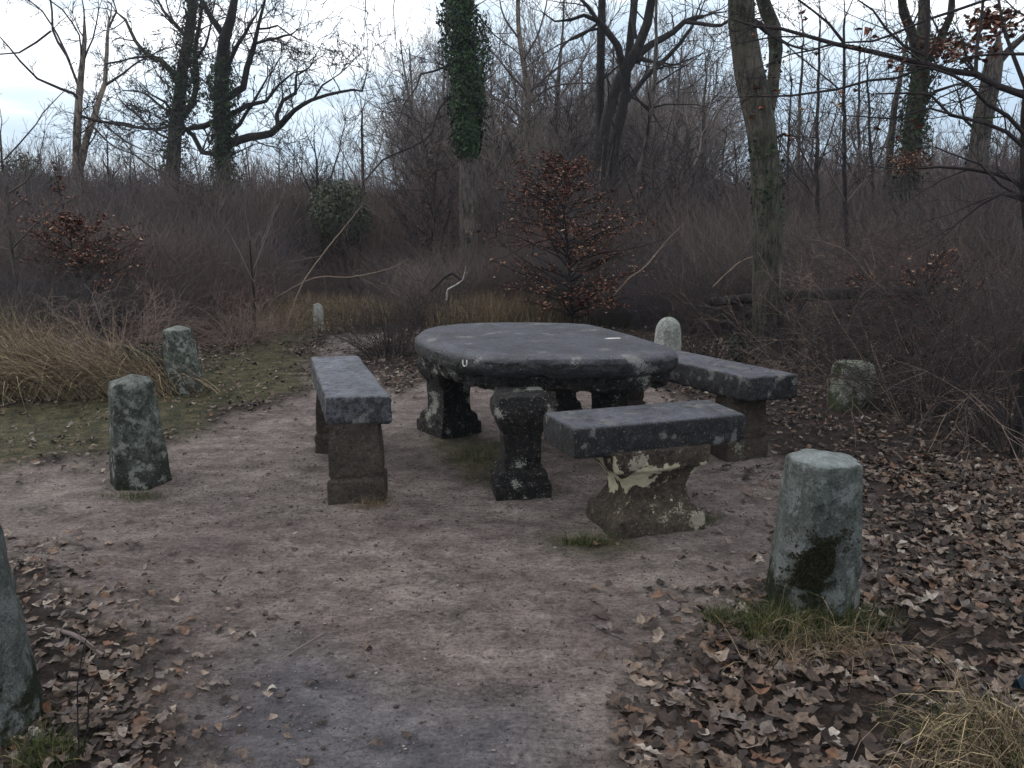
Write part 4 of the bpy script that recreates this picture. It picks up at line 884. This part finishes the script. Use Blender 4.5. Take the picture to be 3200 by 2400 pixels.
# ------------------------------------------------------------ far wood: copies of three bare trees
def proto_tree(h, seed):
    random.seed(seed); TR = Tubes(); CR = Tubes(); p = np.array([0, 0, -.15]); d = np.array([0, 0, 1.0]); pts = [p]; rad = [h*.014]
    n = 11
    for i in range(1, n): d = nrm(d+rv()*.10+np.array([0, 0, .15])); p = p+d*h*.85/(n-1); pts.append(p); rad.append(h*.014*(1-.85*i/(n-1)))
    TR.add(pts, rad, 8)
    for k in range(26):
        t = random.uniform(.16, .98)*(n-1); i = min(int(t), n-2); q = pts[i]*(1-t+i)+pts[i+1]*(t-i); a = random.uniform(0, 6.283); el = random.uniform(.3, 1.1)
        dd = nrm(np.array([math.cos(a), math.sin(a), el])); L = h*.36*(1.12-.75*t/(n-1))*random.uniform(.6, 1.1)
        grow(CR, q, dd, L, max(rad[i]*.45, .012), 3, .10, .22, 2.3, .0068, .75)
    random.seed(seed+500)
    return TR.mesh('trunk', M_BK['grey']), CR.mesh('crown', M_TW['grey'])
protos = [proto_tree(7.5, 41), proto_tree(8.5, 42), proto_tree(6.5, 43), proto_tree(9.0, 44)]
random.seed(123); k = 0; placed = []
while k < 125:
    Y = random.uniform(20, 58); a = random.uniform(-.72, .74)
    px = 1106+a*F; c = at(px, 480, Y); tr, cr = protos[k % 4]; hh = (7.5, 8.5, 6.5, 9.0)[k % 4]
    top_y = 310 if px < 520 else (265 if px < 900 else (50 if px < 1500 else 215)); top_y += random.uniform(-40, 170)
    if 520 < px < 840 and top_y < 240: top_y = 260
    hw = H+(480-top_y)*Y/F; s = hw/hh
    if s > 1.9 or s < .35 or (px < 900 and random.random() < .35) or (px > 1500 and random.random() < .4): continue
    if any((c[0]-q[0])**2+(c[1]-q[1])**2 < 1.7 for q in placed): continue
    placed.append(c); z0 = gh1(c[0], c[1])
    b = empty('bare_tree', (c[0], c[1], z0), 'leafless grey tree in the distant wood behind the thicket', 'tree', 'distant bare trees')
    b.rotation_euler = (0, 0, random.uniform(0, 6.28)); b.scale = (s, s, s)
    for nm, me in (('trunk', tr), ('crown', cr)):
        o = bpy.data.objects.new(nm, me); C.objects.link(o); o.parent = b
    k += 1
mid = [proto_tree(4.2, 71), proto_tree(5.0, 72), proto_tree(3.6, 73)]
mid = [(a, c) for a, c in mid]
for _, c_ in mid: c_.materials[0] = M_TW['dark']
random.seed(321); k = 0; tries = 0
while k < 76 and tries < 900:
    tries += 1; Y = random.uniform(13, 24); a = random.uniform(-.70, .72); px = 1106+a*F; c = at(px, 480, Y)
    top_y = (330 if px < 560 else (300 if px < 900 else (210 if px < 1500 else 270)))+random.uniform(-50, 110); s = (H+(480-top_y)*Y/F)/(4.2, 5.0, 3.6)[k % 3]
    if any((c[0]-q[0])**2+(c[1]-q[1])**2 < 1.0 for q in placed): continue
    placed.append(c); z0 = gh1(c[0], c[1])
    b = empty('young_tree', (c[0], c[1], z0), 'thin leafless young tree rising out of the brushwood', 'tree', 'young trees in the brushwood')
    b.rotation_euler = (random.gauss(0, .05), random.gauss(0, .05), random.uniform(0, 6.28)); b.scale = (s*.9, s*.9, s)
    for nm, me in zip(('trunk', 'crown'), mid[k % 3]):
        o = bpy.data.objects.new(nm, me); C.objects.link(o); o.parent = b
    k += 1
# ------------------------------------------------------------ thicket (stuff): geometry-node scatter of twig shrubs
def twig_shrub(seed, n=165, lean=.6):
    random.seed(seed); T = Tubes()
    for i in range(n):
        a = random.uniform(0, 6.283); r0 = random.random()**.6*.4; p = np.array([math.cos(a)*r0, math.sin(a)*r0, -.03])
        d = nrm(np.array([math.cos(a)*lean*random.random()+random.gauss(0, .2), math.sin(a)*lean*random.random()+random.gauss(0, .2), 1]))
        grow(T, p, d, random.uniform(.45, 1.0), random.uniform(.0022, .0048) if i % 14 else .009, 1, .0, .24 if i % 14 else .14, 6.5, .0019, .95)
    return T.mesh('twig_shrub', M_THK)
tk = NT('thicket_twigs'); oi = tk.n('ShaderNodeObjectInfo')
tf = tk.math('ADD', tk.math('MULTIPLY', oi.outputs['Random'], .45), tk.math('MULTIPLY', tk.noise(.33, 2, .5, oi.outputs['Location']), .65))
M_THK = tk.out(tk.ramp(tf, [(.18, s2l((44, 37, 44))), (.32, s2l((84, 76, 84))), (.44, s2l((68, 65, 62))), (.54, s2l((98, 78, 72))), (.66, s2l((80, 76, 78))), (.78, s2l((114, 98, 90))), (.94, s2l((152, 134, 120)))]), .9)
shr = [bpy.data.objects.new('twig_shrub_source', twig_shrub(200+i)) for i in range(5)]
fr_px = [-900, 0, 300, 500, 640, 760, 900, 1100, 1400, 1560, 1700, 1850, 2000, 2212, 2900]; fr_d = [8.0, 8.2, 8.9, 9.8, 12.5, 13, 10.8, 11.2, 10.4, 9.8, 9.3, 8.3, 7.2, 6.2, 5.5]
def front(x, y): return np.interp(1106+x/y*F, fr_px, fr_d)
pp = []; sc_ = []
rg = np.random.default_rng(5)
def thick_pts(n, y0, y1, hs):
    y = rg.uniform(y0, y1, n); x = rg.uniform(-.8, .85, n)*y; f0 = front(x, y); k = y > f0+rg.uniform(0, .3, n); x, y, f0 = x[k], y[k], f0[k]
    hgt = np.minimum(np.clip(.62+(y-f0)*.17, .6, hs), (1.45+38/F*y)/1.15)*rg.uniform(.45, 1.55, len(x)); return x, y, hgt
for a in ((700, 5.5, 12, 1.6), (700, 10, 20, 2.5), (380, 18, 34, 3.3), (300, 30, 75, 5.2)):
    x, y, hg = thick_pts(*a); pp.append(np.stack([x, y, gh(x, y)], 1)); sc_.append(hg)
pp = np.concatenate(pp); sc_ = np.concatenate(sc_)
me = bpy.data.meshes.new('thicket'); me.vertices.add(len(pp)); me.vertices.foreach_set('co', pp.astype(np.float32).ravel())
for nm, v in (('scl', sc_), ('rz', rg.uniform(0, 6.28, len(pp)))):
    a = me.attributes.new(nm, 'FLOAT', 'POINT'); a.data.foreach_set('value', v.astype(np.float32))
a = me.attributes.new('vi', 'INT', 'POINT'); a.data.foreach_set('value', rg.integers(0, 5, len(pp)).astype(np.int32))
me.materials.append(M_THK)
th = tag(link('thicket', me), kind='stuff', label='dense leafless brushwood filling the wood edge', cat='thicket')
ng = bpy.data.node_groups.new('thicket', 'GeometryNodeTree'); ng.interface.new_socket('Geometry', in_out='INPUT', socket_type='NodeSocketGeometry'); ng.interface.new_socket('Geometry', in_out='OUTPUT', socket_type='NodeSocketGeometry')
gi = ng.nodes.new('NodeGroupInput'); go = ng.nodes.new('NodeGroupOutput'); iop = ng.nodes.new('GeometryNodeInstanceOnPoints'); jg = ng.nodes.new('GeometryNodeJoinGeometry')
def nattr(n, ty):
    nd = ng.nodes.new('GeometryNodeInputNamedAttribute'); nd.data_type = ty; nd.inputs['Name'].default_value = n; return nd.outputs[0]
for s in shr:
    oi_ = ng.nodes.new('GeometryNodeObjectInfo'); oi_.inputs['Object'].default_value = s; oi_.inputs['As Instance'].default_value = True; ng.links.new(oi_.outputs['Geometry'], jg.inputs[0])
ng.links.new(gi.outputs[0], iop.inputs['Points']); ng.links.new(jg.outputs[0], iop.inputs['Instance']); iop.inputs['Pick Instance'].default_value = True
ng.links.new(nattr('vi', 'INT'), iop.inputs['Instance Index'])
cx = ng.nodes.new('ShaderNodeCombineXYZ'); ng.links.new(nattr('rz', 'FLOAT'), cx.inputs[2]); ng.links.new(cx.outputs[0], iop.inputs['Rotation']); ng.links.new(nattr('scl', 'FLOAT'), iop.inputs['Scale'])
ng.links.new(iop.outputs[0], go.inputs[0]); md = th.modifiers.new('scatter', 'NODES'); md.node_group = ng
# ------------------------------------------------------------ single shrubs
def bare_shrub(label, px, py, h, w, n, mat, seed, lean=(0, 0), r=.004, lvl=2, arch=-.12, name='bare_shrub'):
    random.seed(seed); c = G(px, py); z0 = gh1(c[0], c[1]); T = Tubes()
    for i in range(n):
        a = random.uniform(0, 6.283); q = random.random()*w*.35
        d = nrm(np.array([math.cos(a)*w/h*random.random()+lean[0], math.sin(a)*w/h*random.random()+lean[1], 1]))
        grow(T, np.array([math.cos(a)*q, math.sin(a)*q, -.03]), d, h*random.uniform(.6, 1.15), r*random.uniform(.7, 1.4), lvl, arch, .16, 4.0/h, .0016, .9)
    o = bpy.data.objects.new(name, T.mesh(name, mat)); C.objects.link(o); o.location = (c[0], c[1], z0)
    return tag(o, label, 'shrub', 'single leafless shrubs before the thicket')
bare_shrub('dark low twiggy shrub touching the path behind the left bench', 850, 772, .75, .9, 110, M_TWD, 61)
bare_shrub('low reddish shrub left of the path behind the farther left bollard', 520, 745, .6, .9, 90, M_THK, 62)
bare_shrub('dark tangled shrub leaning out behind the squat mossy stone', 1880, 850, 1.3, 1.2, 60, M_TWD, 63, (-.1, -.1), .006)
bare_shrub('bramble-like shrub with arching shoots in the right middle', 2020, 905, 1.35, 1.3, 55, M_TWD, 64, (-.2, -.2), .006)
bare_shrub('near tangled shrub at the right picture edge', 2180, 960, 1.5, 1.2, 60, M_TWD, 65, (-.3, -.1), .006)
bare_shrub('dark shrub right of the foot of the leaning trunk', 1775, 815, .7, .7, 35, M_TWD, 66, (0, 0), .005)
bare_shrub('shrub with bare straight shoots between the white-headed stone and the leaning trunk', 1520, 780, .9, .7, 32, M_TWD, 67, (0, 0), .005)
bare_shrub('low dull shrub behind the pointed bollard', 250, 800, .7, .8, 70, M_THK, 68)
bare_shrub('thin shrub of upright shoots at the far left', 60, 775, .9, .9, 70, M_THK, 69)
for q_, (a1, b1, hh_, sd_) in enumerate(((1800, 850, .9, 81), (1980, 930, 1.0, 82), (2120, 900, 1.2, 83), (1730, 800, .8, 84))):
    bare_shrub(('few pale arching shoots left of the squat mossy stone', 'pale drooping shoots over the leaves right of the squat mossy stone', 'pale tangled shoots under the boughs at the right edge', 'sparse pale shoots at the foot of the leaning trunk')[q_], a1, b1, hh_, 1.2, 12, M_TW['pale'], sd_, (-.2, -.15), .0035, 2)
# dead sapling lower left
c = G(172, 1650); T = Tubes(); random.seed(4)
g = lambda px, py: at(px, py, c[1]+.0)-np.array([c[0], c[1], 0])
T.add([g(172, 1665), g(168, 1560), g(167, 1480), g(180, 1400), g(192, 1365)], [.0022, .002, .0018, .0014, .001], 4); T.add([g(177, 1640), g(190, 1560), g(192, 1500), g(208, 1462)], [.0024, .002, .0017, .001], 4); T.add([g(169, 1470), g(182, 1425), g(186, 1395)], [.0012, .001, .0008], 3)
o = bpy.data.objects.new('seedling', T.mesh('seedling', M_TWD)); C.objects.link(o); o.location = (c[0], c[1], 0); tag(o, 'thin dark twin-stemmed seedling among the leaves at the bottom left', 'seedling')
tb = NT('bleached_wood'); M_BLEACH = tb.out(tb.ramp(tb.noise(40), [(.4, s2l((104, 98, 92))), (.6, s2l((176, 172, 164)))]), .85)
# branches lying and leaning
def stick(name, label, pts, rad, mat, cat='branch', side=1, sides=6, group=None):
    o0 = pts[0]; T = Tubes(); P, Rr = dens_poly([p-o0 for p in pts], rad, .06); T.add([p+rv()*.003 for p in P], Rr, sides)
    for _ in range(side):
        i = random.randrange(len(P)//3, len(P)-1); grow(T, P[i], nrm(P[i+1]-P[i]+rv()*.6), np.linalg.norm(pts[-1]-o0)*.25, Rr[i]*.6, 1, 0, .2, 3, .0012)
    o = bpy.data.objects.new(name, T.mesh(name, mat)); C.objects.link(o); o.location = o0; return tag(o, label, cat, group)
def yz(px, py, Y): return at(px, py, Y)
stick('fallen_branch', 'long pale thin branch leaning up out of the brush left of centre', [yz(620, 700, 9.6), yz(650, 620, 9.5), yz(700, 545, 9.4), yz(745, 490, 9.4), yz(785, 440, 9.3)], [0.0087, 0.0081, 0.0068, 0.0056, 0.0031], M_TW['pale'], side=5)
stick('fallen_branch', 'low arching thin branch lying along the brush left of centre', [yz(600, 640, 9.6), yz(680, 600, 9.5), yz(760, 598, 9.4), yz(840, 580, 9.4), yz(880, 560, 9.3)], [0.0056, 0.0056, 0.0050, 0.0037, 0.0019], M_TW['pale'], side=5)
stick('fallen_branch', 'bleached crooked stick caught in the brush behind the table', [yz(965, 648, 9.6), yz(967, 625, 9.6), yz(985, 615, 9.6), yz(1000, 605, 9.6), yz(1006, 575, 9.6)], [.012, .011, .009, .007, .003], M_BLEACH, side=1)
stick('fallen_branch', 'dark broken branch beside the bleached crooked stick', [yz(930, 630, 9.9), yz(960, 600, 9.9), yz(975, 590, 9.9), yz(1000, 608, 9.9)], [0.0124, 0.0155, 0.0186, 0.0074], M_TW['dark'], side=2)
stick('fallen_branch', 'forked pale shoot curving right of the brown beech behind the table', [yz(1325, 640, 9.5), yz(1360, 600, 9.4), yz(1395, 575, 9.4), yz(1440, 520, 9.4), yz(1480, 480, 9.4)], [0.0074, 0.0074, 0.0087, 0.0050, 0.0019], M_TW['pale'], side=4)
stick('fallen_branch', 'arching cut shoot left of the foot of the leaning trunk', [yz(1540, 620, 8.6), yz(1570, 590, 8.5), yz(1600, 565, 8.4), yz(1625, 555, 8.4)], [0.0074, 0.0068, 0.0062, 0.0050], M_TW['pale'], side=1)
stick('fallen_branch', 'long pale shoot drooping into the dark brush right of the leaning trunk', [yz(1742, 515, 6.9), yz(1800, 530, 6.8), yz(1835, 548, 6.7), yz(1875, 595, 6.6), yz(1925, 638, 6.5), yz(1965, 668, 6.4)], [0.0037, 0.0050, 0.0050, 0.0050, 0.0037, 0.0019], M_TW['pale'], side=4)
stick('fallen_branch', 'thin shoot arching over leaves below the right edge brush', [yz(1830, 875, 5.6), yz(1880, 935, 5.3), yz(1960, 950, 5.0), yz(2050, 950, 4.8), yz(2110, 915, 4.7)], [0.0025, 0.0031, 0.0031, 0.0025, 0.0019], M_TW['grey'], side=3)
def lie(px, py): 
    p = G(px, py); p[2] = gh1(p[0], p[1])+.012; return p
stick('fallen_twig', 'long thin brown twig lying beside the moss-patched bollard at right', [lie(1920, 1155), lie(1960, 1175), lie(2000, 1200)], [.005, .006, .005], M_TW['grey'], 'twig', 1)
stick('fallen_twig', 'dark twig lying across the yellow grass at the bottom right', [lie(1925, 1640), lie(1990, 1610), lie(2080, 1600), lie(2200, 1610)], [.003, .004, .004, .004], M_TW['dark'], 'twig', 2)
stick('fallen_twig', 'short dark curved twig on the bare path left of the front bench', [lie(1275, 1355), lie(1310, 1375), lie(1345, 1392)], [.0016, .002, .0016], M_TW['dark'], 'twig', 0)
stick('fallen_twig', 'pale buried twig on the path at the lower left', [lie(600, 1435), lie(650, 1405), lie(705, 1372)], [.002, .004, .002], M_TW['grey'], 'twig', 0)
stick('fallen_twig', 'thick dead twig among the leaves by the cut-off corner bollard', [lie(100, 1370), lie(160, 1385), lie(225, 1425)], [.006, .009, .006], M_TW['grey'], 'twig', 1)
stick('fallen_twig', 'pale straight stalk leaning across the foot of the cut-off corner bollard', [at(18, 1665, 2.0), at(90, 1610, 2.05), at(175, 1558, 2.1)], [.0025, .002, .0012], M_TAN, 'twig', 0)
# fallen log right of the leaning trunk
stick('fallen_log', 'dark fallen log lying behind the foot of the leaning trunk', [yz(1535, 652, 9.0), yz(1640, 644, 8.7), yz(1780, 636, 7.7), yz(1900, 632, 7.1), yz(2010, 630, 6.8)], [.05, .06, .06, .05, .035], M_BK['dark'], 'log', 2, 10)
# blue scrap at right edge
bl = NT('blue_plastic'); M_BLUE = bl.out(bl.ramp(bl.noise(30), [(.3, s2l((20, 38, 52))), (.7, s2l((44, 68, 84)))]), .5)
c = G(2222, 1512); bm = bmesh.new(); n_ = 9
gridv = [[bm.verts.new((c[0]*0+(i-4)*.011*(1-.3*abs(j-4)/4), (j-4)*.012, .02+.02*math.sin(i*.8+j*.5)+.012*math.cos(j*1.3))) for i in range(n_)] for j in range(n_)]
for j in range(n_-1):
    for i in range(n_-1): bm.faces.new((gridv[j][i], gridv[j][i+1], gridv[j+1][i+1], gridv[j+1][i]))
bmesh.ops.solidify(bm, geom=bm.faces[:], thickness=.003); me = bpy.data.meshes.new('litter_scrap'); bm.to_mesh(me); bm.free(); me.materials.append(M_BLUE)
o = bpy.data.objects.new('litter_scrap', me); C.objects.link(o); o.location = (c[0], c[1], gh1(c[0], c[1])+.01); tag(o, 'crumpled dark blue scrap on the leaves at the right edge', 'litter')

if HAZE:
    hz = bpy.data.materials.new('haze'); hz.use_nodes = True; n_ = hz.node_tree; n_.nodes.remove(n_.nodes['Principled BSDF'])
    pv = n_.nodes.new('ShaderNodeVolumePrincipled'); pv.inputs['Density'].default_value = HAZE; pv.inputs['Color'].default_value = (.78, .84, .92, 1); pv.inputs['Anisotropy'].default_value = .2
    n_.links.new(pv.outputs[0], n_.nodes['Material Output'].inputs['Volume'])
    bm = bmesh.new(); bmesh.ops.create_cube(bm, size=1); bmesh.ops.scale(bm, vec=(270, 210, 20), verts=bm.verts); bmesh.ops.translate(bm, vec=(0, 65, 8), verts=bm.verts)
    me = bpy.data.meshes.new('haze'); bm.to_mesh(me); bm.free(); me.materials.append(hz); o = bpy.data.objects.new('haze', me); C.objects.link(o); tag(o, kind='stuff', label='thin damp air between the trees', cat='haze')
